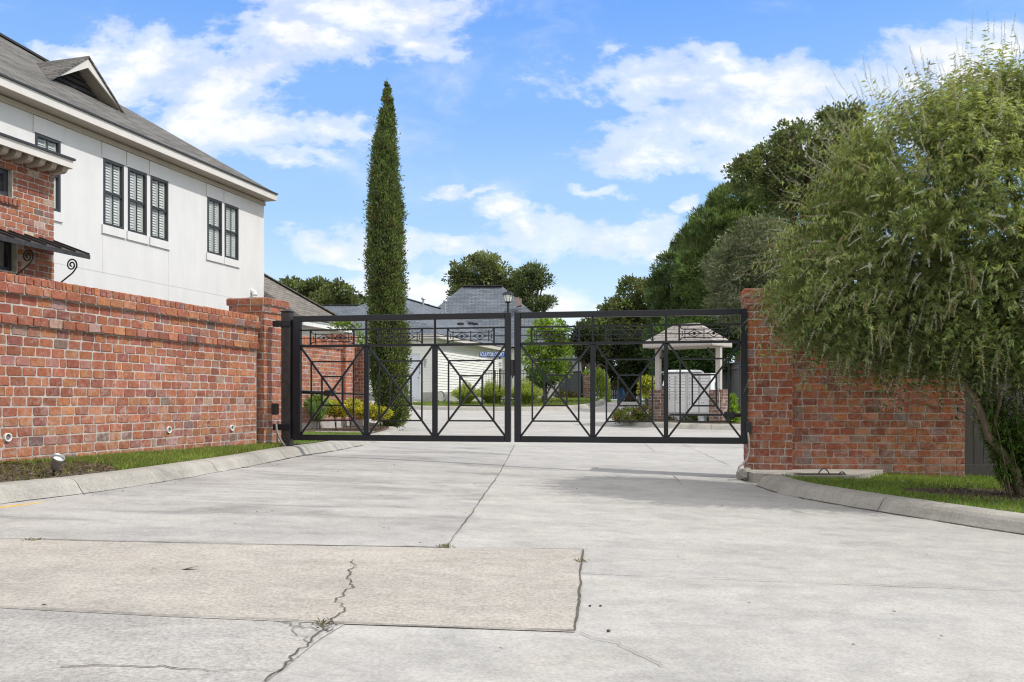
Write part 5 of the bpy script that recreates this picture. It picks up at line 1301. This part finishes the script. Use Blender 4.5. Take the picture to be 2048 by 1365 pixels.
low = np.clip(-rel[:, 2], 0, 1); td[:, 2] -= low*.25; td += rdir(NT)*.38
td /= np.linalg.norm(td, axis=1, keepdims=True)
Lt = rng.uniform(.22, .42, NT); shell = ~inside(tp, .93); wisp_ = shell & (rng.random(NT) < .4); Lt[wisp_] *= 1.7; tp[wisp_] += td[wisp_]*rng.uniform(.02, .16, (int(wisp_.sum()), 1))
nod = 8; lf = 5
ti = np.repeat(np.arange(NT), nod); fr_ = np.tile((np.arange(nod)+.5)/nod, NT)
droopv = np.array([0, 0, -1.0])
npos = tp[ti]+td[ti]*(Lt[ti]*(fr_-.45))[:, None]+droopv*(Lt[ti]*.22*fr_**2)[:, None]
idx = np.repeat(np.arange(len(ti)), lf); N = len(idx)
side = rdir(len(ti)); side -= td[ti]*(side*td[ti]).sum(1)[:, None]; side /= np.linalg.norm(side, axis=1, keepdims=True)
fan = np.tile(np.linspace(-1, 1, lf), len(ti))
sg = np.where(rng.random(len(ti)) < .5, 1, -1)
ld = side[idx]*.9*sg[idx][:, None]+td[ti][idx]*(.35+fan*.0)[:, None]+np.cross(side[idx], td[ti][idx])*(fan*.85)[:, None]+np.array([0, 0, -.22])+rdir(N)*.22
tb = np.clip(1+rng.normal(0, .3, NT), .45, 1.9)
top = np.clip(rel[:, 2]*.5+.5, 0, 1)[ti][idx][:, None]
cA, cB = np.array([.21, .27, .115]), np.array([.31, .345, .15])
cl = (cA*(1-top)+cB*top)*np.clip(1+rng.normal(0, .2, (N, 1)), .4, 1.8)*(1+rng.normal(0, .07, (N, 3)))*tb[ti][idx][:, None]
pk = rng.random(N) < .05; cl[pk] = varcol(int(pk.sum()), (.24, .25, .05), .2, .08)
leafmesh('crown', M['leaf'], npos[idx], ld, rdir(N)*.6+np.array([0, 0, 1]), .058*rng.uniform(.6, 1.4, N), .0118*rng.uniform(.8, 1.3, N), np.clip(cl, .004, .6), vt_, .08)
# flower spikes at the ends of outer sprays
outer = np.where(~inside(tp, .90))[0]; sel = rng.choice(outer, min(1500, len(outer)), replace=False)
NS = len(sel); st = tp[sel]+td[sel]*(Lt[sel]*.5)[:, None]+droopv*(Lt[sel]*.15)[:, None]
upw = np.clip(rel[sel][:, 2], -.6, 1)
sd = td[sel]*1.0+np.stack([np.zeros(NS), np.zeros(NS), upw*1.1-.15], 1)+rdir(NS)*.18; sd /= np.linalg.norm(sd, axis=1, keepdims=True)
Ls = rng.uniform(.14, .32, NS); nw = 17; per = 4
si = np.repeat(np.arange(NS), nw*per); wf = np.tile(np.repeat((np.arange(nw)+.3)/nw, per), NS); N = len(si)
curve = np.array([0, 0, -.18])*(np.where(upw < .3, 1, -.4))[:, None]
sp_ = st[si]+sd[si]*(Ls[si]*wf)[:, None]+curve[si]*(Ls[si]*wf**2)[:, None]
ds = rdir(N); ds -= sd[si]*(ds*sd[si]).sum(1)[:, None]*.8
tone = rng.random(NS); base_c = np.where(tone[:, None] < .45, np.array([.40, .39, .35]), np.where(tone[:, None] < .8, np.array([.36, .34, .22]), np.array([.27, .21, .14])))
leafmesh('flower_spikes', M['flower'], sp_, ds, rdir(N), .0115*(1.15-.65*wf)*rng.uniform(.7, 1.3, N), .009, np.clip(base_c[si]*np.clip(1+rng.normal(0, .2, (N, 1)), .4, 1.6), .01, .8), vt_, .1)
b = MB(); q = lambda x, y, Y: P(x, y, Y)
b.tube([VT-UP*.15, q(2030, 940, 8.7), q(2000, 900, 8.72), q(1977, 872, 8.7), q(1968, 840, 8.7), q(1948, 795, 8.72), q(1925, 765, 8.75), q(1900, 735, 8.85), q(1855, 712, 8.95), q(1780, 690, 9.0), q(1700, 660, 9.05)], [.055, .046, .042, .04, .038, .036, .034, .03, .026, .02, .01], 10)
b.tube([VT+Vector((.05, .05, -.15)), q(2060, 930, 8.75), q(2075, 850, 8.8), q(2046, 770, 8.85), q(2010, 725, 8.9), q(1960, 660, 9.0), q(1900, 560, 9.0), q(1850, 460, 9.1)], [.08, .07, .065, .06, .052, .045, .03, .012], 10)
b.tube([VT+Vector((.1, .0, -.15)), q(2090, 900, 8.7), q(2105, 760, 8.7), q(2085, 600, 8.8), q(2030, 400, 9.0), q(1980, 240, 9.1)], [.085, .075, .065, .05, .035, .012], 10)
b.tube([VT+Vector((.12, .1, -.15)), q(2120, 880, 8.8), q(2140, 700, 8.8), q(2150, 480, 8.9)], [.07, .06, .05, .02], 9)
b.tube([q(1985, 868, 8.72), q(2000, 800, 8.75), q(1988, 770, 8.78), q(1965, 735, 8.8)], [.02, .016, .013, .006], 7)
for i in range(46):
    s_ = Vector(vb[rng.integers(len(vb))]); d = rdir(1)[0]; e = s_+Vector((d[0]*.9, d[1]*.7, d[2]*.7)); b.tube([s_.lerp(VT, .12), s_.lerp(e, .5)+Vector((0, 0, .06)), e], [.018, .012, .004], 5)
b.build('trunk', M['bark_pale'], vt_, True)
# suckers around its foot
NSK = 60; b = MB(); SP = []; SD = []
for i in range(NSK):
    a = random.uniform(0, 6.28); r = random.uniform(.03, .38); x, y = VT.x+.15+r*math.cos(a), VT.y+r*math.sin(a)*.6; h = random.uniform(.5, 1.55); lean = Vector((math.cos(a)*.25-.05, math.sin(a)*.2, 1)).normalized()
    p0 = Vector((x, y, -.1)); p1 = p0+lean*h; b.tube([p0, p0.lerp(p1, .5)+Vector((.02, 0, 0)), p1], [.008, .006, .003], 5)
    for t in np.linspace(.18, 1, 22):
        SP.append(list(p0.lerp(p1, t))); SD.append([math.cos(a), math.sin(a), .5])
b.build('sucker_stems', M['bark_pale'], vt_)
SP = np.repeat(np.array(SP), 9, 0); N = len(SP); SP += rdir(N)*.035
leafmesh('sucker_leaves', M['leaf'], SP, rdir(N)+np.array([0, 0, -.25]), rdir(N)*.6+np.array([0, 0, 1]), .075*rng.uniform(.6, 1.3, N), .017, varcol(N, (.10, .18, .035), .25, .08), vt_, .1)

# ---- trees behind, right
OK_ = (.15, .18, .075)
tree('oak_tree', 'big dark oak with open crown, highest tree behind the flowering tree', gz(ray(1620)*36, 36), [blob(1680, 268, 36, 55, 50), blob(1600, 300, 36, 75, 45), blob(1700, 330, 36, 75, 60), blob(1540, 340, 36, 66, 45), blob(1620, 380, 36, 110, 55), blob(1745, 300, 36, 34, 34), blob(1490, 345, 35, 28, 34), blob(1760, 380, 36, 60, 60), blob(1580, 262, 36, 40, 16), blob(1690, 228, 36, 40, 18)], M['leaf_far'], 520, 66, .33, .15, .085, OK_, .42, limbs=9, cv=.34, inner=.3)
tree('pine_tree', 'dense rounded pine with upright tufts, tallest of the conifers right of the gate', gz(ray(1480)*44, 44), [blob(1480, 420, 44, 66, 52), blob(1450, 470, 44, 80, 60), blob(1530, 450, 44, 60, 70), blob(1430, 540, 44, 80, 80), blob(1500, 560, 44, 100, 90)], M['leaf_far'], 1500, 46, .30, .26, .055, (.15, .205, .07), .38, limbs=4, cv=.34, inner=.7, updir=.9)
tree('pine_tree', 'darker conifer leaning left of the tallest pine, above the right gate leaf', gz(ray(1375)*50, 50), [blob(1400, 500, 50, 50, 46), blob(1370, 545, 50, 60, 54), blob(1345, 590, 50, 48, 60), blob(1400, 600, 50, 80, 70), blob(1390, 660, 50, 92, 70)], M['leaf_far'], 1000, 44, .32, .27, .06, (.12, .165, .065), .35, limbs=4, cv=.34, inner=.7, updir=.8)
tree('live_oak_tree', 'grey green bushy tree in front of the pines beside the right pier', gz(ray(1540)*33, 33), [blob(1520, 500, 33, 75, 60), blob(1470, 540, 33, 62, 54), blob(1560, 560, 33, 80, 80), blob(1500, 610, 33, 78, 50), blob(1580, 640, 33, 60, 60)], M['leaf_far'], 560, 60, .34, .13, .06, (.17, .19, .12), .3, limbs=4, cv=.22, inner=.6)
tree('oak_tree', 'small dark tree at the left end of the pine group, above the right gate leaf', gz(ray(1262)*55, 55), [blob(1270, 585, 55, 32, 24), blob(1250, 620, 55, 44, 26), blob(1300, 610, 55, 40, 36), blob(1240, 660, 55, 50, 40), blob(1290, 680, 55, 60, 50)], M['leaf_far'], 300, 46, .45, .24, .14, OK_, .3, limbs=4, cv=.28)
tree('oak_tree', 'loose slender tree seen through the right gate leaf near the grey far house', gz(ray(1164)*49, 49), [blob(1172, 668, 49, 24, 22), blob(1160, 695, 49, 16, 14), blob(1180, 712, 49, 16, 14), blob(1196, 690, 49, 22, 30)], M['leaf_far'], 130, 36, .32, .2, .11, (.07, .095, .045), .14, limbs=3, cv=.28)
tree('broadleaf_tree', 'dark leafy tree shading the far end of the street', gz(ray(1260)*52, 52), [blob(1250, 730, 52, 56, 40), blob(1300, 720, 52, 50, 44), blob(1230, 690, 52, 36, 36), blob(1280, 760, 52, 50, 22)], M['leaf_far'], 330, 50, .42, .22, .12, (.05, .075, .03), .3, limbs=4, cv=.3)
tree('broadleaf_tree', 'green leafy tree behind the mailbox shelter', gz(ray(1390)*40, 40), [blob(1350, 690, 40, 60, 50), blob(1420, 680, 40, 60, 50), blob(1400, 720, 39, 60, 28), blob(1340, 730, 39.5, 36, 30), blob(1462, 660, 39, 40, 44)], M['leaf_far'], 420, 55, .34, .18, .08, (.07, .12, .035), .25, limbs=4, cv=.34)
tree('crape_myrtle', 'young bright green tree in sun just right of the gate gap', gz(ray(1092)*38, 38), [blob(1088, 690, 38, 36, 36), blob(1105, 658, 38, 30, 20), blob(1070, 720, 38, 32, 30), blob(1115, 715, 38, 34, 24), blob(1100, 745, 38, 34, 20), blob(1085, 648, 38, 14, 8), blob(1120, 680, 38, 22, 10)], M['leaf'], 210, 30, .22, .15, .075, (.19, .28, .045), .07, 'bark_pale', limbs=5, cv=.28)
tree('shrub_tree', 'small dark leaved shrub below the young bright tree', gz(ray(1085)*37, 37), [blob(1082, 755, 37, 30, 22), blob(1120, 735, 40, 14, 12)], M['leaf_far'], 90, 30, .2, .12, .06, (.07, .12, .03), .05, cat='shrub', limbs=2)
# weeping yellow-green shrub
ww = thing('weeping_willow', gz(ray(1190)*47.5, 47.5), 'weeping yellow green willow hanging beside the narrow brick pier', 'tree')
NS = 330; a = rng.uniform(0, 6.28, NS); r = rng.uniform(.1, 1.0, NS)**.6; cx_, R0 = ray(1188)*47.5, 30/F*47.5
zt = CAM+(800-728)/F*47.5-rng.random(NS)*.3-(r**2)*.6; n = 26
si = np.repeat(np.arange(NS), n); t = np.tile(np.linspace(0, 1, n), NS); Lh = rng.uniform(.8, 2.0, NS)
pos = np.stack([cx_+np.cos(a)[si]*R0*(r[si]+.18*np.sqrt(t)), 47.5+np.sin(a)[si]*R0*(r[si]+.18*np.sqrt(t)), np.maximum(zt[si]-Lh[si]*t, zr(5, 47)+.1)], 1); N = len(si)
leafmesh('crown', M['leaf'], pos, rdir(N)*.5+np.array([0, 0, -1.0]), rdir(N), .17*rng.uniform(.6, 1.3, N), .035, varcol(N, (.27, .35, .08), .22, .08), ww, .05)
b = MB(); b.tube([gz(ray(1188)*47.5, 47.5, -.1), (cx_, 47.5, CAM+(800-735)/F*47.5)], [.09, .05], 8)
for i in range(8): b.tube([(cx_, 47.5, CAM+1.5), (cx_+math.cos(i*.8)*R0*.5, 47.5+math.sin(i*.8)*R0*.5, CAM+2.0), (cx_+math.cos(i*.8)*R0*.9, 47.5+math.sin(i*.8)*R0*.9, CAM+1.75)], [.03, .02, .01], 5)
b.build('trunk', M['bark'], ww, True)
# ---- trees beyond the houses, left and centre
tree('oak_tree', 'round dark oak behind the roof ridge left of the cypress', gz(ray(640)*75, 75), [blob(600, 585, 75, 42, 26), blob(640, 590, 75, 40, 28), blob(675, 588, 75, 38, 24), blob(620, 612, 75, 70, 26), blob(690, 605, 75, 26, 16), blob(580, 570, 75, 22, 12)], M['leaf_far'], 270, 60, .5, .28, .16, (.14, .17, .075), .4, limbs=6, cv=.3, inner=.3)
tree('pine_tree', 'broad green tree directly behind the steep roof ridge', gz(ray(960)*80, 80), [blob(960, 545, 80, 50, 28), blob(920, 552, 80, 24, 26), blob(1000, 560, 80, 44, 26), blob(970, 522, 80, 36, 12), blob(940, 590, 80, 50, 26), blob(1020, 590, 80, 30, 24)], M['leaf_far'], 270, 60, .52, .28, .15, (.16, .185, .085), .4, limbs=6, cv=.28, inner=.3)
tree('pine_tree', 'wind shaped pine with layered limbs right of the steep roof', gz(ray(1060)*78, 78), [blob(1062, 545, 78, 26, 14), blob(1048, 575, 78, 26, 20), blob(1080, 562, 78, 22, 12), blob(1060, 605, 78, 32, 16), blob(1094, 605, 78, 20, 7), blob(1050, 632, 78, 34, 14), blob(1036, 600, 78, 18, 20)], M['leaf_far'], 240, 44, .5, .34, .1, (.13, .16, .075), .3, limbs=6, cv=.28, inner=.3)
for i, (x, y, Y, c) in enumerate(((720, 606, 90, 'far small tree top between oak and cypress'), (1150, 700, 85, 'far dark tree beyond the small grey house'), (1215, 650, 80, 'far pale tree at the left edge of the pine group'))):
    tree('far_tree', c, gz(ray(x)*Y, Y), [blob(x, y, Y, 18+14*i, 8+12*(i > 0)), blob(x+14, y+10, Y, 20+12*i, 10+10*(i > 0))], M['leaf_far'], 60+60*i, 34, .5, .36, .2, (.08, .105, .05), .2, group='far trees', limbs=2)
# ---- shrubs and grasses
def shrub(name, label, base, blobs, nclump, nleaf, cr, L, W, c, cat='shrub', group=None, **kw):
    t = thing(name, base, label, cat, group); crown('foliage', M['leaf'], blobs, nclump, nleaf, cr, L, W, c, t, **kw); b = MB()
    for i in range(7):
        q = random.choice(blobs); d = rdir(1)[0]; b.tube([Vector(base)-UP*.05, Vector(base).lerp(q[0], .6), q[0]+Vector((d[0]*q[1][0], d[1]*q[1][1], abs(d[2])*q[1][2]))*.7], [.014, .01, .004], 5)
    b.build('stems', M['bark'], t); return t
YE = (.55, .47, .055); YG = (.22, .27, .06)
for i, (x, y, rx, rz_, Y, lab) in enumerate(((672, 815, 22, 17, 20.6, 'yellow leaved shrub nearest the brick garden wall'), (702, 812, 24, 18, 20.3, 'largest yellow leaved shrub, second from the garden wall'), (735, 818, 18, 14, 20.6, 'middle yellow leaved shrub left of the cypress'), (762, 824, 22, 11, 20.9, 'low yellow leaved shrub at the foot of the cypress'))):
    shrub('euonymus_shrub', lab, gz(ray(x)*Y, Y, .2), [blob(x, y+3, Y, rx*.9, rz_*.78), blob(x-6, y+8, Y, rx*.85, rz_*.5)], 70, 26, .08, .07, .034, YE, group='yellow shrubs along the garden wall', cols2=(YG, .34), cv=.22)
shrub('strap_leaf_plant', 'lone strappy green plant at the foot of the garden wall', gz(ray(634)*19.5, 19.5, .2), [blob(634, 832, 19.5, 12, 14)], 26, 20, .05, .22, .02, (.16, .24, .08), 'plant', updir=1.6)
shrub('broadleaf_plant', 'arching broad leaved plant against the garden wall above the yellow shrubs', gz(ray(640)*20.2, 20.2, .2), [blob(638, 802, 20.2, 14, 9)], 16, 10, .08, .2, .06, (.2, .3, .07), 'plant')
shrub('vine_shrub', 'loose green shrub rising behind the garden wall pier', gz(ray(705)*25, 25, .2), [blob(694, 655, 25, 24, 12), blob(672, 652, 25, 14, 7), blob(716, 690, 25, 16, 30), blob(712, 740, 25, 14, 40)], 52, 15, .14, .11, .05, (.15, .22, .045), cv=.3)
def pampas(label, px0, px1, ytop, ybase, Y, n, seed):
    x0, x1 = ray(px0)*Y, ray(px1)*Y; cx_ = (x0+x1)/2; hw_ = (x1-x0)/2; zb = CAM+(800-ybase)/F*Y; h = (ybase-ytop)/F*Y
    t = thing('ornamental_grass', (cx_, Y, zb), label, 'grass clump', 'ornamental grass clumps across the street')
    a = rng.uniform(0, 6.28, n); r = rng.random(n)**.5; sgn = 7; si = np.repeat(np.arange(n), sgn); tt = np.tile(np.arange(sgn)/sgn, n)
    Lb = h*rng.uniform(.75, 1.12, n)*(1-.22*r); lean = r*1.0
    def at(tv): 
        rad = hw_*(.28*r[si]+.75*lean[si]*tv**1.7); z = Lb[si]*(tv-.35*lean[si]*tv**2.6)
        return np.stack([cx_+np.cos(a)[si]*rad, Y+np.sin(a)[si]*rad, zb+z], 1)
    p0, p1 = at(tt), at(tt+1/sgn); d = p1-p0; Ls_ = np.linalg.norm(d, axis=1)*1.25
    base = np.array([.23, .34, .06]); tip = np.array([.46, .42, .20]); cl = (base*(1-tt[:, None]**5)+tip*tt[:, None]**5)*np.clip(1+rng.normal(0, .25, n), .4, 1.7)[si][:, None]
    leafmesh('blades', M['leaf'], p0, d, rdir(len(si)), Ls_, .022, cl, t, 0)
    return t
pampas('rounded ornamental grass clump left of the street sign', 900, 962, 762, 813, 35.3, 1300, 1)
pampas('taller ornamental grass clump around the street sign pole', 950, 1018, 755, 816, 35.8, 1300, 2)
pampas('feathery ornamental grass clump right of the gate gap', 1012, 1088, 756, 815, 35.0, 1700, 3)
shrub('rose_shrub', 'low mixed green and reddish shrub on the mailbox island corner', gz(ray(1262)*25.9, 25.9, .12), [blob(1262, 829, 25.9, 32, 14, 26), blob(1245, 834, 25.6, 18, 9), blob(1285, 828, 26.1, 20, 14)], 120, 26, .10, .07, .035, (.15, .19, .05), cols2=((.32, .15, .09), .16), cv=.3)
shrub('golden_shrub', 'yellow green shrub left of the mailbox shelter', gz(ray(1290)*31, 31, .1), [blob(1292, 778, 31, 13, 16), blob(1296, 762, 31, 8, 8)], 60, 22, .12, .11, .05, (.34, .36, .06), cv=.3)
shrub('green_shrub', 'dark green planting under the mailboxes', gz(ray(1385)*26.6, 26.6, .12), [blob(1350, 840, 26.6, 20, 10), blob(1395, 840, 26.2, 24, 10), blob(1420, 838, 26, 12, 9)], 80, 22, .09, .08, .03, (.08, .13, .04), cv=.35)
shrub('leafy_plant', 'bright leafy plant right of the right shelter pier', gz(ray(1462)*25.2, 25.2, .12), [blob(1460, 806, 25.4, 9, 14), blob(1466, 838, 25.2, 16, 11), blob(1458, 826, 25.3, 12, 18)], 60, 20, .09, .10, .045, (.2, .3, .05), cv=.3)
for i, (x, y, Y, lab) in enumerate(((1120, 790, 43.5, 'low flowering shrub left of centre on the dark board fence'), (1138, 794, 43, 'low reddish shrub before the dark board fence'), (1148, 795, 43.3, 'sparse shrub near the narrow brick pier'))):
    shrub('fence_shrub', lab, gz(ray(x)*Y, Y, .1), [blob(x, y, Y, 9, 8)], 26, 16, .12, .1, .05, (.11, .11, .045), group='shrubs along the dark board fence', cols2=((.24, .12, .08), .2))
shrub('fence_shrub', 'small tree-like shrub standing in front of the far white window', gz(ray(1135)*60, 60, .1), [blob(1135, 735, 60, 10, 14), blob(1128, 742, 60, 10, 6)], 40, 18, .2, .16, .08, (.10, .12, .04))
shrub('fence_shrub', 'brownish creeper on the far dark fence', gz(ray(1228)*57.3, 57.3, .1), [blob(1228, 770, 57.3, 14, 8)], 40, 18, .2, .13, .07, (.14, .11, .06))
# ---- lawns, beds and walks beyond the gate
bk2 = [p for p in backL if 12.6 < p.y]
pB = [(p.x, p.y) for p in bk2 if p.y < 25.4]
left_in = [(-9, 27.0), (-9, 12.5)]
full = [(p.x, p.y) for p in bk2]+[(-9, 12.55)]
lawn('planting_bed', full, M['mulch'], dz=.116)
gp_ = [(-3.15, 12.6)]+[(p.x-.02, p.y) for p in bk2 if p.y < 18.2]+[(-6.5, 17.3), (-6.5, 12.6)]
lawn('lawn', gp_, M['turf'], dz=.123); grass('lawn_grass', gp_, 22000, .05, (.19, .30, .05), .122, .009)
wk = [(-6.5, 17.32), (-3.02, 18.22), (-3.05, 19.0), (-6.5, 18.3)]
b = MB(); b.poly([(x, y, zr(x, y)+.136) for x, y in wk]); struct(b.build('path', M['conc_light']))
mb_ = [(-3.1, 19.1), (-3.35, 22.8), (-4.2, 25.2), (-6.0, 25.0), (-6.5, 18.5)]
chips('mulch_bed', mb_, 6000, (.11, .075, .055), .122, .06)
isl = [(p.x, p.y) for p in backI]; lawn('planting_bed', isl, M['soil'], dz=.145)
gi = [(6.5, 24.9), (12, 24.0), (12, 30.2), (7.3, 30.0)]; lawn('lawn', gi, M['turf'], dz=.152); grass('lawn_grass', gi, 9000, .07, (.2, .33, .04), .15, .014)
r2 = [(6.8, 31), (30, 31), (30, 60), (7.6, 60), (7.0, 40)]; lawn('lawn', r2, M['turf'], dz=.06)
grass('lawn_grass', [(6.8, 31), (10, 31), (10, 44), (7.2, 44)], 7000, .09, (.2, .33, .04), .06, .02)
far = [(p.x, p.y) for p in backF]+[(5.2, 64), (-30, 64), (-30, 35.3), (-14, 35.3)]
# driveway gap in front of the garage door
lawn('far_lawn', far, M['turf'], dz=.15)
gf = [(p.x, p.y) for p in backF if p.y < 43 and p.x > -5.2]+[(4.2, 44.5), (1.2, 45), (-.5, 37), (-2.9, 37.5), (-4.6, 36.6)]
grass('lawn_grass', gf, 16000, .08, (.2, .28, .05), .15, .018)
mb2 = [(-2.6, 34.25), (-1, 33.75), (.7, 33.75), (1.5, 34.2), (1.2, 36.6), (-2.6, 36.4)]
lawn('mulch_bed', mb2, M['mulch'], dz=.158)
dw = [(-5.6, 34.9), (-4.55, 34.95), (-3.95, 37.4), (-4.2, 38.1), (-5.8, 38.6), (-9, 38.6), (-9, 34.9)]
b = MB(); b.poly([(x, y, zr(x, y)+.165) for x, y in dw]); struct(b.build('driveway', M['conc_light']))
# leaf litter and pebbles on the road
N = 110; X = rng.uniform(-3, 3.6, N); Y = rng.uniform(3, 12, N)
nearL = rng.random(N) < .35; X[nearL] = np.interp(Y[nearL], [6, 9.4, 12.3], [-3.6, -2.95, -2.72])+abs(rng.normal(0, .12, nearL.sum()))
nn = rdir(N)*.4+np.array([0, 0, 1]); o = leafmesh('fallen_leaves', M['grassm'], np.stack([X, Y, zrv(X, Y)+.012], 1), rdir(N)*np.array([1, 1, .1]), nn, rng.uniform(.010, .032, N), rng.uniform(.006, .013, N), varcol(N, (.07, .055, .04), .4, .1), None, .15); o['kind'] = 'stuff'
for px, py, sz, lab in ((381, 1141, .05, 'single dark curled leaf lying on the tan concrete slab'), (1180, 1214, .010, 'small brown acorn left of its twin on the right slab'), (1201, 1214, .010, 'small brown acorn right of its twin on the right slab'), (1217, 1265, .013, 'darker acorn lying below the pair of acorns on the slab')):
    c = G(px, py); b = MB()
    if sz > .03: b.poly([c+Vector((-sz, -.01, .004)), c+Vector((-.01, -.018, .010)), c+Vector((sz, .012, .022)), c+Vector((0, .02, .012))])
    else: b.tube([c+Vector((-sz*.6, 0, sz*.4)), c+Vector((-sz*.3, 0, sz*.45)), c+Vector((sz*.2, sz*.2, sz*.45)), c+Vector((sz*.7, sz*.4, sz*.4))], [sz*.12, sz*.42, sz*.42, sz*.08], 8)
    tag(b.build('leaf' if sz > .03 else 'acorn', M['mulch'] if sz < .03 else M['rust'], None, True), lab, 'leaf' if sz > .03 else 'acorn')
# weeds in the joints
wp = [G(893, 1096), G(648, 1250), G(1164, 1125), G(890, 1094), G(72, 1081), G(1690, 1012), G(487, 937)]
X, Y = [], []
for p in wp: X += list(rng.normal(p.x, .022, 26)); Y += list(rng.normal(p.y, .02, 26))
X, Y = np.array(X), np.array(Y); N = len(X)
o = leafmesh('joint_weeds', M['grassm'], np.stack([X, Y, zrv(X, Y)+.003], 1), rdir(N)*np.array([1, 1, .4])+np.array([0, 0, .5]), rdir(N), .024, .005, varcol(N, (.16, .15, .06), .3, .1), None, .1); o['kind'] = 'stuff'
# ---- labels of the setting
LAB = {'ground': 'grassy ground reaching to the horizon', 'road': 'pale concrete entrance road and street', 'road_slab': 'darker concrete slab of the entrance road', 'road_joint': 'dirty joints and cracks of the concrete road', 'road_marking': 'faded yellow line at the left kerb', 'kerb': 'rolled concrete kerb', 'verge': 'planted verge along the brick wall', 'lawn': 'mown lawn', 'far_lawn': 'lawn across the street', 'planting_bed': 'mulched planting bed', 'mulch_bed': 'brown bark mulch', 'lawn_grass': 'short green grass blades', 'path': 'narrow concrete walk beside the lawn', 'driveway': 'concrete driveway at the sided house', 'fallen_leaves': 'scattered brown leaf litter on the road', 'joint_weeds': 'tiny weeds growing in the road joints'}
for o in S.objects:
    if o.parent is None and 'label' not in o:
        k_ = re.sub(r'\.\d+$', '', o.name) if (re := __import__('re')) else ''
        if k_ in LAB: o['label'] = LAB[k_]; o['category'] = k_.replace('_', ' '); o['group'] = k_.replace('_', ' ')+' of the setting'

bpy.context.view_layer.update(); dg_ = bpy.context.evaluated_depsgraph_get()
for o in [o for o in S.objects if o.type == 'FONT']:          # lettering becomes ordinary meshes
    me = bpy.data.meshes.new_from_object(o.evaluated_get(dg_)); n = bpy.data.objects.new('letters', me); nm = o.name
    COL.objects.link(n); n.parent = o.parent; n.location = o.location; n.rotation_euler = o.rotation_euler; n.scale = o.scale
    bpy.data.objects.remove(o); n.name = nm
